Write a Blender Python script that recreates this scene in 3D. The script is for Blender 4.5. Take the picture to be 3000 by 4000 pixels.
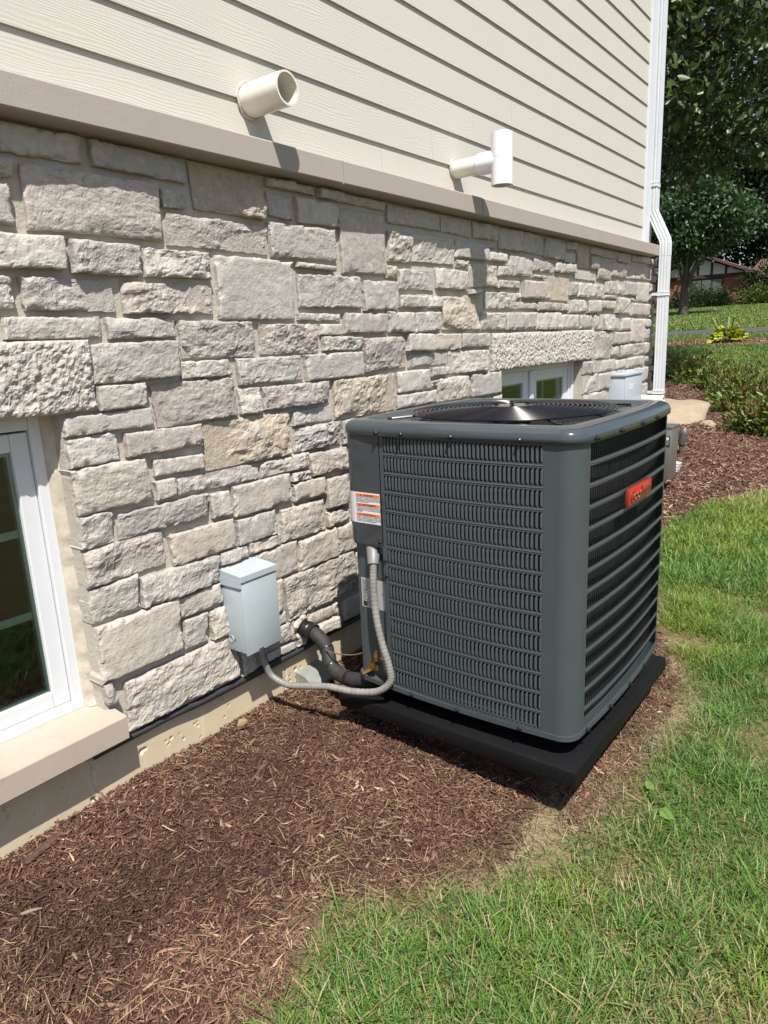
import bpy, bmesh, math, random
import numpy as np
from mathutils import Vector, Matrix, Euler

for o in list(bpy.data.objects):
    bpy.data.objects.remove(o)
scene = bpy.context.scene
COL = scene.collection
rng = np.random.default_rng(11)
random.seed(5)

# ------------------------------------------------------------ camera
CAM = np.array([0.0, -2.05, 1.4555])
CR = np.array([[0.60277683, -0.79666776, -0.04450366],
               [-0.21426806, -0.10788907, -0.9707982],
               [0.76860217, 0.59471038, -0.23573348]])      # rows: right, down, forward
cam_d = bpy.data.cameras.new('camera')
cam = bpy.data.objects.new('camera', cam_d)
COL.objects.link(cam)
cam_d.sensor_fit = 'HORIZONTAL'
cam_d.sensor_width = 36.0
cam_d.lens = 36.0 * 2718.2 / 3000.0
cam_d.clip_start = 0.05
cam_d.clip_end = 600
m = Matrix.Identity(4)
for i in range(3):
    m[i][0] = CR[0][i]; m[i][1] = -CR[1][i]; m[i][2] = -CR[2][i]; m[i][3] = CAM[i]
cam.matrix_world = m
scene.camera = cam
scene.render.resolution_x = 768
scene.render.resolution_y = 1024

# ------------------------------------------------------------ light
SUN = Vector((-0.336, -0.398, 0.854)).normalized()
world = bpy.data.worlds.new('World')
scene.world = world
world.use_nodes = True
wn = world.node_tree
wn.nodes.clear()
wo = wn.nodes.new('ShaderNodeOutputWorld')
bg = wn.nodes.new('ShaderNodeBackground')
sky = wn.nodes.new('ShaderNodeTexSky')
sky.sky_type = 'NISHITA'
sky.sun_disc = False
sky.sun_elevation = math.asin(SUN.z)
sky.sun_rotation = math.atan2(SUN.x, SUN.y)
sky.air_density = 1.0
sky.dust_density = 1.2
bg.inputs['Strength'].default_value = 0.085
wn.links.new(sky.outputs[0], bg.inputs['Color'])
wn.links.new(bg.outputs[0], wo.inputs['Surface'])
sl = bpy.data.lights.new('sun', 'SUN')
sl.energy = 5.0
sl.angle = math.radians(0.53)
sl.color = (1.0, 0.955, 0.88)
so = bpy.data.objects.new('sun', sl)
COL.objects.link(so)
so.location = SUN * 30
so.rotation_euler = SUN.to_track_quat('Z', 'Y').to_euler()

scene.view_settings.view_transform = 'Standard'
scene.view_settings.look = 'None'
scene.view_settings.exposure = 0.68
scene.view_settings.gamma = 1.0
scene.view_settings.use_curve_mapping = False

# ------------------------------------------------------------ numeric noise
def _h(ix, iy, iz, s):
    n = (ix * 374761393 + iy * 668265263 + iz * 2147483647 + s * 1274126177) & 0xffffffff
    n = ((n ^ (n >> 13)) * 1274126177) & 0xffffffff
    n = (n ^ (n >> 16)) & 0xffffffff
    return (n & 0xffff) / 65535.0
def vnoise(p, s=0):
    p = np.asarray(p, float)
    f0 = np.floor(p).astype(np.int64); t = p - f0; t = t * t * (3 - 2 * t)
    r = 0
    for dx in (0, 1):
        for dy in (0, 1):
            for dz in (0, 1):
                w = (t[:, 0] if dx else 1 - t[:, 0]) * (t[:, 1] if dy else 1 - t[:, 1]) * (t[:, 2] if dz else 1 - t[:, 2])
                r = r + w * _h(f0[:, 0] + dx, f0[:, 1] + dy, f0[:, 2] + dz, s)
    return r * 2 - 1
def fbm(p, s=0, o=4, g=0.5):
    r = 0; a = 1; p = np.asarray(p, float)
    for i in range(o):
        r = r + a * vnoise(p, s + i * 17); p = p * 2.03; a *= g
    return r
def P3(x, y=None, z=None):
    x = np.asarray(x, float)
    y = np.zeros_like(x) if y is None else np.asarray(y, float) + 0 * x
    z = np.zeros_like(x) if z is None else np.asarray(z, float) + 0 * x
    return np.stack([x, y, z], -1)

# ------------------------------------------------------------ object helpers
WL = {}
def link(o, parent=None, loc=(0, 0, 0)):
    COL.objects.link(o)
    loc = Vector(loc)
    if parent is not None:
        o.parent = parent
        o.location = loc - WL[parent.name]
    else:
        o.location = loc
    WL[o.name] = loc
    return o
def tag(o, label=None, cat=None, group=None, kind=None):
    if label: o['label'] = label
    if cat: o['category'] = cat
    if group: o['group'] = group
    if kind: o['kind'] = kind
    return o
def empty(name, loc, label, cat, group=None):
    o = bpy.data.objects.new(name, None)
    o.empty_display_size = 0.1
    link(o, None, loc)
    return tag(o, label, cat, group)
def mesh_data(name, v, f, mat=None, smooth=False, col=None):
    me = bpy.data.meshes.new(name)
    me.from_pydata([tuple(map(float, a)) for a in v], [], [tuple(map(int, a)) for a in f])
    if smooth:
        me.polygons.foreach_set('use_smooth', np.ones(len(me.polygons), bool))
    if mat is not None: me.materials.append(mat)
    if col is not None:
        a = me.color_attributes.new('Col', 'FLOAT_COLOR', 'POINT')
        c = np.ones((len(v), 4), np.float32); c[:, :3] = col
        a.data.foreach_set('color', c.ravel())
    me.update()
    return me
def fast_mesh(name, v, tri, mat, col=None, smooth=False, n=3):
    """v (N,3), tri (M,n): mesh from arrays"""
    me = bpy.data.meshes.new(name)
    v = np.ascontiguousarray(v, np.float32); tri = np.ascontiguousarray(tri, np.int32)
    me.vertices.add(len(v)); me.vertices.foreach_set('co', v.ravel())
    me.loops.add(tri.size); me.loops.foreach_set('vertex_index', tri.ravel())
    me.polygons.add(len(tri)); me.polygons.foreach_set('loop_start', np.arange(0, tri.size, n, dtype=np.int32))
    me.polygons.foreach_set('loop_total', np.full(len(tri), n, np.int32))
    if smooth: me.polygons.foreach_set('use_smooth', np.ones(len(tri), bool))
    me.materials.append(mat)
    if col is not None:
        a = me.color_attributes.new('Col', 'FLOAT_COLOR', 'POINT')
        c = np.ones((len(v), 4), np.float32); c[:, :3] = col
        a.data.foreach_set('color', c.ravel())
    me.update(calc_edges=True)
    return me
def obj(name, v, f, mat, parent=None, smooth=False, col=None, auto=None):
    v = np.asarray(v, float)
    c = (v.max(0) + v.min(0)) / 2
    me = mesh_data(name, v - c, f, mat, smooth, col)
    o = bpy.data.objects.new(name, me)
    link(o, parent, c)
    if auto: sharp(me, auto)
    return o
def sharp(me, ang):
    bm = bmesh.new(); bm.from_mesh(me)
    for e in bm.edges:
        if len(e.link_faces) == 2 and e.calc_face_angle(0) > ang: e.smooth = False
    bm.to_mesh(me); bm.free()
class MB:
    def __init__(s): s.v = []; s.f = []
    def add(s, v, f):
        b = len(s.v)
        s.v += [tuple(map(float, a)) for a in v]; s.f += [tuple(int(i) + b for i in q) for q in f]
        return s
    def box(s, x0, x1, y0, y1, z0, z1, bev=0):
        if bev:
            bm = bmesh.new(); bmesh.ops.create_cube(bm, size=1)
            for q in bm.verts:
                q.co = Vector(((x0 + x1) / 2 + q.co.x * (x1 - x0), (y0 + y1) / 2 + q.co.y * (y1 - y0), (z0 + z1) / 2 + q.co.z * (z1 - z0)))
            bmesh.ops.bevel(bm, geom=bm.edges[:], offset=bev, segments=2, profile=0.5, affect='EDGES')
            bm.verts.index_update()
            s.add([q.co for q in bm.verts], [[q.index for q in fc.verts] for fc in bm.faces]); bm.free()
            return s
        s.add([(x0, y0, z0), (x1, y0, z0), (x1, y1, z0), (x0, y1, z0), (x0, y0, z1), (x1, y0, z1), (x1, y1, z1), (x0, y1, z1)],
              [(0, 3, 2, 1), (4, 5, 6, 7), (0, 1, 5, 4), (1, 2, 6, 5), (2, 3, 7, 6), (3, 0, 4, 7)])
        return s
    def tube(s, pts, r, n=12, cap=True, closed=False):
        pts = [Vector(p) for p in pts]; k = len(pts)
        rr = r if hasattr(r, '__len__') else [r] * k
        t0 = None; nrm = None; vs = []
        for i in range(k):
            if closed: t = (pts[(i + 1) % k] - pts[i - 1]).normalized()
            else: t = (pts[min(i + 1, k - 1)] - pts[max(i - 1, 0)]).normalized()
            if nrm is None:
                a = Vector((0, 0, 1)) if abs(t.z) < 0.9 else Vector((1, 0, 0))
                nrm = t.cross(a).normalized()
            else:
                nrm = (nrm - t * nrm.dot(t)).normalized()
            b = t.cross(nrm)
            for j in range(n):
                a = 2 * math.pi * j / n
                vs.append(pts[i] + (nrm * math.cos(a) + b * math.sin(a)) * rr[i])
        fs = []
        for i in range(k if closed else k - 1):
            for j in range(n):
                i2 = (i + 1) % k
                fs.append((i * n + j, i * n + (j + 1) % n, i2 * n + (j + 1) % n, i2 * n + j))
        if cap and not closed:
            fs.append(tuple(range(n - 1, -1, -1))); fs.append(tuple((k - 1) * n + j for j in range(n)))
        return s.add(vs, fs)
    def loft(s, rings, close=True, cap0=False, cap1=False):
        n = len(rings[0]); vs = [p for r in rings for p in r]; fs = []
        for i in range(len(rings) - 1):
            for j in range(n if close else n - 1):
                fs.append((i * n + j, i * n + (j + 1) % n, (i + 1) * n + (j + 1) % n, (i + 1) * n + j))
        if cap0: fs.append(tuple(range(n - 1, -1, -1)))
        if cap1: fs.append(tuple((len(rings) - 1) * n + j for j in range(n)))
        return s.add(vs, fs)
    def build(s, name, mat, parent=None, smooth=False, auto=0.6):
        return obj(name, s.v, s.f, mat, parent, smooth, None, auto if smooth else None)
def spline(pts, n=12):
    pts = [np.array(p, float) for p in pts]; out = []
    P = [2 * pts[0] - pts[1]] + pts + [2 * pts[-1] - pts[-2]]
    for i in range(1, len(P) - 2):
        for k in range(n):
            t = k / n; a, b, c, d = P[i - 1], P[i], P[i + 1], P[i + 2]
            out.append(0.5 * ((2 * b) + (c - a) * t + (2 * a - 5 * b + 4 * c - d) * t * t + (3 * b - a - 3 * c + d) * t ** 3))
    out.append(pts[-1]); return out

# ------------------------------------------------------------ materials
class NT:
    def __init__(s, name):
        s.m = bpy.data.materials.new(name); s.m.use_nodes = True
        s.n = s.m.node_tree.nodes; s.l = s.m.node_tree.links; s.n.clear()
        s.out = s.n.new('ShaderNodeOutputMaterial')
        s.b = s.n.new('ShaderNodeBsdfPrincipled'); s.l.new(s.b.outputs[0], s.out.inputs['Surface'])
    def set(s, **k):
        for a, v in k.items():
            nm = {'base': 'Base Color', 'rough': 'Roughness', 'metal': 'Metallic', 'spec': 'Specular IOR Level', 'coat': 'Coat Weight', 'sss': 'Subsurface Weight'}[a]
            if isinstance(v, bpy.types.NodeSocket): s.l.new(v, s.b.inputs[nm])
            else: s.b.inputs[nm].default_value = (*v, 1) if nm == 'Base Color' else v
        return s
    def node(s, t, ins=None, **k):
        n = s.n.new(t)
        for a, v in k.items(): setattr(n, a, v)
        for a, v in (ins or {}).items():
            if isinstance(v, bpy.types.NodeSocket): s.l.new(v, n.inputs[a])
            else: n.inputs[a].default_value = v
        return n
    def coord(s, kind='Object', scale=(1, 1, 1), rnd=False):
        tc = s.node('ShaderNodeTexCoord'); o = tc.outputs[kind]
        mp = s.node('ShaderNodeMapping', {'Vector': o, 'Scale': scale})
        if rnd:
            oi = s.node('ShaderNodeObjectInfo')
            mu = s.node('ShaderNodeMath', {0: oi.outputs['Random'], 1: 37.0}, operation='MULTIPLY')
            cx = s.node('ShaderNodeCombineXYZ', {'X': mu.outputs[0], 'Y': mu.outputs[0], 'Z': mu.outputs[0]})
            s.l.new(cx.outputs[0], mp.inputs['Location'])
        return mp.outputs[0]
    def noise(s, vec, scale, detail=4, rough=0.55, dist=0):
        return s.node('ShaderNodeTexNoise', {'Vector': vec, 'Scale': scale, 'Detail': detail, 'Roughness': rough, 'Distortion': dist}).outputs[0]
    def ramp(s, fac, stops, interp='LINEAR'):
        r = s.node('ShaderNodeValToRGB', {'Fac': fac}); e = r.color_ramp.elements; r.color_ramp.interpolation = interp
        while len(e) > 1: e.remove(e[-1])
        e[0].position = stops[0][0]; c = stops[0][1]; e[0].color = (*c, 1) if hasattr(c, '__len__') else (c, c, c, 1)
        for p, c in stops[1:]:
            q = e.new(p); q.color = (*c, 1) if hasattr(c, '__len__') else (c, c, c, 1)
        return r.outputs[0]
    def mix(s, a, b, fac, mode='MIX'):
        n = s.node('ShaderNodeMix', data_type='RGBA', blend_type=mode)
        for i, v in ((6, a), (7, b), (0, fac)):
            if isinstance(v, bpy.types.NodeSocket): s.l.new(v, n.inputs[i])
            else: n.inputs[i].default_value = (*v, 1) if hasattr(v, '__len__') else v
        return n.outputs[2]
    def math(s, op, a, b=0.0):
        return s.node('ShaderNodeMath', {0: a, 1: b}, operation=op).outputs[0]
    def bump(s, h, strength=0.5, dist=0.01, normal=None):
        n = s.node('ShaderNodeBump', {'Height': h, 'Strength': strength, 'Distance': dist})
        if normal is not None: s.l.new(normal, n.inputs['Normal'])
        s.l.new(n.outputs[0], s.b.inputs['Normal']); return n.outputs[0]
def plain(name, base, rough=0.5, metal=0, spec=0.5, var=0.0, scale=20, bump=0, bscale=200, coat=0):
    t = NT(name); t.set(rough=rough, metal=metal, spec=spec, coat=coat)
    v = t.coord()
    if var:
        n = t.noise(v, scale, 5, 0.6)
        t.set(base=t.mix(tuple(c * (1 - var) for c in base), tuple(min(1, c * (1 + var)) for c in base), t.ramp(n, [(0.3, 0.0), (0.7, 1.0)])))
    else: t.set(base=base)
    if bump: t.bump(t.noise(v, bscale, 3), bump, 0.002)
    return t.m
def vcol(name, rough=0.7, spec=0.3, trans=0.0):
    t = NT(name); a = t.node('ShaderNodeAttribute', attribute_name='Col')
    t.set(base=a.outputs['Color'], rough=rough, spec=spec)
    if trans:
        tr = t.node('ShaderNodeBsdfTranslucent', {'Color': a.outputs['Color']})
        mx = t.node('ShaderNodeMixShader', {0: trans, 1: t.b.outputs[0], 2: tr.outputs[0]})
        t.l.new(mx.outputs[0], t.out.inputs['Surface'])
    return t.m

M = {}
# stone veneer: object colour is the stone's own tint
t = NT('stone'); oi = t.node('ShaderNodeObjectInfo'); v = t.coord(rnd=True)
n1 = t.noise(v, 9, 6, 0.62); n2 = t.noise(v, 34, 6, 0.65, 0.4); n3 = t.noise(v, 130, 4, 0.6)
c = t.mix(oi.outputs['Color'], (0.31, 0.285, 0.265), t.ramp(n1, [(0.50, 0.0), (0.72, 0.55)]))
c = t.mix(c, (0.62, 0.585, 0.53), t.ramp(n2, [(0.50, 0.0), (0.75, 0.45)]))
c = t.mix(c, (0.20, 0.185, 0.18), t.ramp(n2, [(0.27, 0.55), (0.42, 0.0)]))
c = t.mix(c, (0.50, 0.41, 0.30), t.ramp(t.noise(v, 5, 3), [(0.62, 0.0), (0.75, 0.3)]))
cr_ = t.ramp(t.math('ABSOLUTE', t.math('SUBTRACT', t.noise(t.coord(scale=(1, 1, 2.6), rnd=True), 7, 5, 0.6, 0.6), 0.5)), [(0.0, 0.55), (0.012, 0.0)])
c = t.mix(c, (0.13, 0.12, 0.115), t.math('MULTIPLY', cr_, t.ramp(t.noise(v, 4, 2), [(0.45, 0.0), (0.6, 1.0)])))
t.set(base=c, rough=0.9, spec=0.25)
mus = t.noise(v, 22, 7, 0.68, 0.3)
hh = t.math('ADD', t.math('MULTIPLY', mus, 1.0), t.math('MULTIPLY', n3, 0.35))
bn = t.node('ShaderNodeBump', {'Height': hh, 'Strength': oi.outputs['Alpha'], 'Distance': 0.011}); t.l.new(bn.outputs[0], t.b.inputs['Normal'])
M['stone'] = t.m
t = NT('split_face'); v = t.coord()
vo = t.node('ShaderNodeTexVoronoi', {'Vector': v, 'Scale': 42.0, 'Randomness': 1.0}, feature='F1')
n = t.noise(v, 60, 5, 0.6)
t.set(base=t.mix((0.35, 0.32, 0.29), (0.45, 0.418, 0.382), n), rough=0.9, spec=0.2)
t.bump(t.math('SUBTRACT', n, t.math('MULTIPLY', vo.outputs['Distance'], 0.9)), 0.9, 0.008)
M['lintel'] = t.m
t = NT('mortar'); v = t.coord(); n = t.noise(v, 90, 5, 0.7)
t.set(base=t.mix((0.37, 0.34, 0.295), (0.50, 0.46, 0.40), t.noise(v, 14, 4)), rough=0.95, spec=0.15); t.bump(n, 0.8, 0.006)
M['mortar'] = t.m
t = NT('siding'); v = t.coord(rnd=True)
oc = t.node('ShaderNodeTexCoord').outputs['Object']; sz_ = t.node('ShaderNodeSeparateXYZ', {'Vector': oc}).outputs['Z']
warp = t.noise(t.coord(scale=(0.9, 1, 6), rnd=True), 2.2, 4, 0.5)
band = t.math('SINE', t.math('ADD', t.math('MULTIPLY', sz_, 620.0), t.math('MULTIPLY', warp, 46.0)))
mask = t.ramp(t.noise(t.coord(scale=(1, 1, 4), rnd=True), 3.0, 3), [(0.38, 0.15), (0.62, 1.0)])
fine = t.noise(t.coord(scale=(3, 1, 160), rnd=True), 5, 3)
t.set(base=t.mix((0.475, 0.452, 0.408), (0.51, 0.486, 0.438), t.noise(v, 3, 4)), rough=0.62, spec=0.3)
t.bump(t.math('ADD', t.math('MULTIPLY', t.math('MULTIPLY', band, mask), 0.5), t.math('MULTIPLY', fine, 0.5)), 0.24, 0.002)
M['siding'] = t.m
t = NT('cast_stone'); v = t.coord(rnd=True); n = t.noise(v, 260, 3, 0.7)
c = t.mix((0.315, 0.275, 0.25), (0.375, 0.33, 0.30), t.noise(v, 4, 5, 0.6))
c = t.mix(c, (0.24, 0.205, 0.185), t.ramp(n, [(0.3, 0.6), (0.42, 0.0)]))
t.set(base=c, rough=0.85, spec=0.2); t.bump(t.math('ADD', n, t.noise(v, 30, 4)), 0.25, 0.003)
M['ledge'] = t.m
t = NT('sill_stone'); v = t.coord(); n = t.noise(v, 240, 3, 0.7)
t.set(base=t.mix(t.mix((0.345, 0.28, 0.23), (0.425, 0.35, 0.295), t.noise(v, 5, 6, 0.65)), (0.27, 0.245, 0.22), t.ramp(t.noise(v, 9, 4), [(0.62, 0.0), (0.74, 0.6)])), rough=0.85, spec=0.2)
t.bump(t.math('ADD', n, t.noise(v, 25, 4)), 0.25, 0.003)
M['sill'] = t.m
t = NT('foundation_concrete'); v = t.coord(); n = t.noise(v, 180, 4, 0.6)
c = t.mix((0.46, 0.375, 0.25), (0.56, 0.475, 0.345), t.noise(v, 3.2, 6, 0.65))
c = t.mix(c, (0.60, 0.54, 0.43), t.ramp(t.noise(t.coord(scale=(8, 1, 1.2)), 3, 4), [(0.56, 0.0), (0.75, 0.6)]))
c = t.mix(c, (0.42, 0.40, 0.36), t.ramp(t.noise(t.coord(scale=(1, 1, 1)), 1.1, 3), [(0.5, 0.0), (0.62, 0.7)]))
t.set(base=c, rough=0.85, spec=0.2); t.bump(n, 0.2, 0.002)
M['concrete'] = t.m
M['flash'] = plain('flashing_membrane', (0.028, 0.029, 0.032), 0.5, var=0.3, bump=0.3)
M['white_vinyl'] = plain('white_vinyl', (0.60, 0.615, 0.64), 0.35, var=0.03, scale=6)
M['white_metal'] = plain('white_painted_metal', (0.62, 0.635, 0.67), 0.38, var=0.05, scale=9)
M['caulk'] = plain('cream_caulk', (0.43, 0.385, 0.32), 0.6, var=0.15, scale=30, bump=0.8, bscale=60)
M['muntin'] = plain('pale_green_muntin', (0.52, 0.62, 0.56), 0.4)
M['dark_room'] = plain('dark_room', (0.03, 0.03, 0.03), 0.9)
M['pvc'] = plain('pvc_cream', (0.66, 0.635, 0.56), 0.32, var=0.05, scale=7)
M['pvc_white'] = plain('pvc_white', (0.72, 0.725, 0.75), 0.3, var=0.02, scale=7)
t = NT('window_glass'); gl = t.node('ShaderNodeBsdfGlossy', {'Color': (0.9, 1.0, 0.95, 1), 'Roughness': 0.02}); tr = t.node('ShaderNodeBsdfTransparent', {'Color': (0.72, 0.80, 0.76, 1)})
fr = t.node('ShaderNodeFresnel', {'IOR': 1.75}); mx = t.node('ShaderNodeMixShader', {0: fr.outputs[0], 1: tr.outputs[0], 2: gl.outputs[0]}); t.l.new(mx.outputs[0], t.out.inputs['Surface'])
M['glass'] = t.m
def paint(name, base, rough, spec=0.5):
    t = NT(name); v = t.coord()
    n = t.noise(v, 6, 4)
    t.set(base=t.mix(tuple(c * 0.93 for c in base), tuple(c * 1.07 for c in base), n), spec=spec)
    t.set(rough=t.ramp(t.noise(v, 14, 5), [(0.3, rough - 0.05), (0.7, rough + 0.07)]))
    t.bump(t.noise(v, 700, 2), 0.05, 0.0006)
    return t.m
M['ac'] = paint('grey_green_enamel', (0.049, 0.061, 0.067), 0.36)
M['ac_cap'] = paint('grey_green_cap_enamel', (0.047, 0.058, 0.066), 0.15)
M['ac_cover'] = paint('grey_cover_enamel', (0.044, 0.051, 0.058), 0.13)
M['coil'] = plain('dark_coil', (0.008, 0.009, 0.010), 0.6, var=0.5, scale=90)
M['black_wire'] = plain('black_wire', (0.004, 0.004, 0.008), 0.2, spec=0.3)
M['black_screw'] = plain('black_screw', (0.012, 0.012, 0.012), 0.3)
t = NT('black_pad'); v = t.coord(); t.set(base=t.mix((0.011, 0.011, 0.012), (0.030, 0.029, 0.028), t.ramp(t.noise(v, 7, 6, 0.7), [(0.45, 0.0), (0.8, 1.0)])), rough=0.5, spec=0.12)
sp = t.ramp(t.noise(v, 210, 2), [(0.66, 0.0), (0.74, 1.0)]); t.set(base=t.mix((0.007, 0.007, 0.008), (0.13, 0.12, 0.10), t.math('MULTIPLY', sp, t.ramp(t.noise(v, 5, 3), [(0.45, 0.0), (0.7, 0.8)]))))
t.bump(t.noise(v, 260, 3), 0.2, 0.001); M['pad'] = t.m
t = NT('brushed_plate'); t.set(base=(0.22, 0.21, 0.19), rough=0.42, metal=0.6); M['plate'] = t.m
t = NT('stainless'); v = t.coord(scale=(1, 1, 30)); t.set(base=t.mix((0.30, 0.295, 0.28), (0.42, 0.41, 0.39), t.noise(v, 6, 4)), rough=0.42, metal=0.85); M['steel'] = t.m
M['box_grey'] = plain('pale_grey_enamel', (0.36, 0.415, 0.44), 0.42, var=0.05, scale=12, bump=0.05, bscale=400)
M['box_far'] = plain('pale_blue_grey_enamel', (0.37, 0.415, 0.46), 0.4, var=0.03)
M['conduit'] = plain('grey_conduit', (0.20, 0.195, 0.18), 0.45, var=0.2, scale=26)
t = NT('black_foam'); v = t.coord(); t.set(base=t.mix((0.012, 0.012, 0.013), (0.030, 0.029, 0.029), t.noise(v, 20, 5)), rough=0.72); t.bump(t.noise(v, 60, 5), 0.4, 0.004); M['foam'] = t.m
M['tape'] = plain('black_tape', (0.012, 0.012, 0.012), 0.35, bump=0.8, bscale=40)
M['brass'] = plain('brass', (0.62, 0.36, 0.10), 0.28, metal=1.0, var=0.2, scale=40)
M['copper'] = plain('copper_wire', (0.17, 0.095, 0.065), 0.5)
M['bronze'] = plain('bronze_fixture', (0.085, 0.080, 0.070), 0.45, var=0.2)
M['red'] = plain('red_badge', (0.48, 0.010, 0.012), 0.22, coat=0.3)
M['red_edge'] = plain('copper_red_edge', (0.24, 0.055, 0.035), 0.3, metal=0.5)
M['letter'] = plain('badge_letter', (0.19, 0.055, 0.035), 0.28, metal=0.4)
M['sticker'] = plain('white_sticker', (0.62, 0.62, 0.65), 0.4)
M['orange'] = plain('orange_print', (0.72, 0.16, 0.012), 0.4)
M['ink'] = plain('black_print', (0.03, 0.03, 0.035), 0.5)
M['silver_label'] = plain('silver_label', (0.42, 0.43, 0.42), 0.4, metal=0.3)
M['leaf'] = vcol('leaves', 0.42, 0.4, 0.22)
M['grass'] = vcol('grass_blades', 0.5, 0.35, 0.30)
M['chip'] = vcol('wood_chips', 0.85, 0.2)
t = NT('bark'); v = t.coord(scale=(1, 1, 0.25)); n = t.noise(v, 14, 6, 0.7)
t.set(base=t.mix((0.035, 0.027, 0.022), (0.13, 0.105, 0.085), n), rough=0.95); t.bump(n, 0.9, 0.03); M['bark'] = t.m
t = NT('boulder'); v = t.coord(); n = t.noise(v, 7, 7, 0.65)
t.set(base=t.mix((0.22, 0.17, 0.115), (0.40, 0.325, 0.235), n), rough=0.9); t.bump(t.noise(v, 18, 6, 0.7), 0.8, 0.02); M['boulder'] = t.m
t = NT('brick_wall'); v = t.node('ShaderNodeTexCoord').outputs['Object']
sx = t.node('ShaderNodeSeparateXYZ', {'Vector': v}); cb = t.node('ShaderNodeCombineXYZ', {'X': sx.outputs['Y'], 'Y': sx.outputs['Z']})
br = t.node('ShaderNodeTexBrick', {'Vector': cb.outputs[0], 'Color1': (0.30, 0.075, 0.035, 1), 'Color2': (0.20, 0.05, 0.03, 1), 'Mortar': (0.30, 0.20, 0.15, 1), 'Scale': 1.0, 'Mortar Size': 0.008, 'Brick Width': 0.22, 'Row Height': 0.075})
t.set(base=br.outputs['Color'], rough=0.9); M['brick'] = t.m
M['stucco'] = plain('white_stucco', (0.70, 0.68, 0.66), 0.9, var=0.05)
M['timber'] = plain('brown_timber', (0.06, 0.038, 0.025), 0.8, var=0.2)
M['shingle'] = plain('brown_shingle', (0.10, 0.055, 0.042), 0.9, var=0.35, scale=6, bump=0.6, bscale=12)
M['asphalt'] = plain('asphalt', (0.055, 0.055, 0.06), 0.9, var=0.2, scale=3, bump=0.4, bscale=60)

# ============================================================ GROUND
PAD = (1.885, 2.880, -1.311, -0.318)          # x0 x1 y0 y1
PAD_Z0, PAD_Z1 = 0.040, 0.102
def gz(x, y):
    x = np.asarray(x, float); y = np.asarray(y, float)
    a = np.interp(y, [-40, -8, -3, -1.35, -0.6, 0.03, 60], [-0.9, -0.34, -0.19, -0.115, -0.06, -0.017, -0.017])
    a = np.where(x > 12, a * np.clip(1 - (x - 12) / 10, 0, 1), a)
    r = np.interp(x, [-60, 3, 10, 14, 20, 22, 25, 30, 60, 90, 200], [0, 0, .33, .55, .9, 1.01, 1.25, 1.37, 3.1, 4.6, 8.0])
    d = np.minimum(np.minimum(x - PAD[0], PAD[1] - x), np.minimum(y - PAD[2], PAD[3] - y))
    mound = np.clip((d - 0.10) / 0.10, 0, 1)
    z = a + r
    z = np.where(mound > 0, z + (PAD_Z0 + 0.004 - z) * mound, z)
    p = P3(x.ravel(), y.ravel(), 0 * x.ravel())
    z = z + (0.014 * vnoise(p * 2.6, 3) + 0.008 * vnoise(p * 8, 4)).reshape(x.shape)
    return z
EX = [-6, 0.3, .75, .95, 1.12, 1.31, 1.56, 1.77, 1.92, 2.17, 2.42, 2.76, 3.05, 3.3, 3.8, 5.01, 5.9, 6.51, 7.5, 9, 14, 30]
EY = [-1.05, -.99, -.95, -.93, -.92, -.97, -1.08, -1.14, -1.23, -1.29, -1.325, -1.335, -1.29, -1.15, -.95, -.69, -.86, -1.12, -1.7, -2.3, -2.6, -2.6]
def edge(x, y):
    """signed distance-like value to the mulch/lawn edge, positive inside the mulch"""
    x = np.asarray(x, float); y = np.asarray(y, float)
    p = P3(x.ravel() * 6, y.ravel() * 6, 0 * x.ravel())
    w = (0.05 * fbm(p, 8, 3) + .05 * vnoise(p * .45, 19)).reshape(x.shape)
    e = y - np.interp(x, EX, EY) + w
    far = (9.7 + (y + 0.8) * 1.95 - x) * 0.5
    bed1 = np.minimum(e, far + w * 4)
    strip = np.minimum(x - 20.9 + w * 5, 22.9 - x + w * 5) * 0.5
    return np.maximum(bed1, strip)
def barep(x, y): return np.exp(-(((x - 1.84) / .17) ** 2 + ((y + 1.22) / .075) ** 2)) + np.exp(-(((x - 2.75) / .3) ** 2 + ((y + 1.39) / .05) ** 2)) * .8
def seg(*a):
    out = []
    for (p, q, s) in a: out += list(np.arange(p, q - 1e-6, s))
    return np.array(out + [a[-1][1]])
xs = seg((-60, -2, 4), (-2, 0.3, .2), (.3, 3.5, .03), (3.5, 10, .09), (10, 30, .22), (30, 160, 3))
ys = seg((-70, -3, 3), (-3, -1.6, .06), (-1.6, 0.09, .03), (0.09, 8, .25), (8, 90, 3))
gx, gy = np.meshgrid(xs, ys, indexing='ij')
zz = gz(gx, gy)
gv = np.stack([gx, gy, zz], -1).reshape(-1, 3)
nx, ny = len(xs), len(ys)
ii = np.arange(nx * ny).reshape(nx, ny)
gf = np.stack([ii[:-1, :-1], ii[1:, :-1], ii[1:, 1:], ii[:-1, 1:]], -1).reshape(-1, 4)
t = NT('ground'); at = t.node('ShaderNodeAttribute', attribute_name='Col')
sp = t.node('ShaderNodeSeparateColor', {'Color': at.outputs['Color']})
v = t.coord()
mul = t.mix((0.040, 0.023, 0.017), (0.11, 0.062, 0.045), t.noise(v, 60, 5, 0.7))
mul = t.mix(mul, (0.17, 0.10, 0.07), t.ramp(t.noise(v, 150, 3), [(0.6, 0.0), (0.7, 0.7)]))
soil = t.mix((0.26, 0.195, 0.12), (0.40, 0.31, 0.205), t.noise(v, 40, 5, 0.7))
lawn = t.mix((0.055, 0.078, 0.016), (0.12, 0.15, 0.035), t.noise(v, 9, 6, 0.7))
lawn = t.mix(lawn, (0.20, 0.165, 0.075), t.ramp(t.noise(v, 1.3, 5, 0.6), [(0.56, 0.0), (0.74, 0.55)]))
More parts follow.
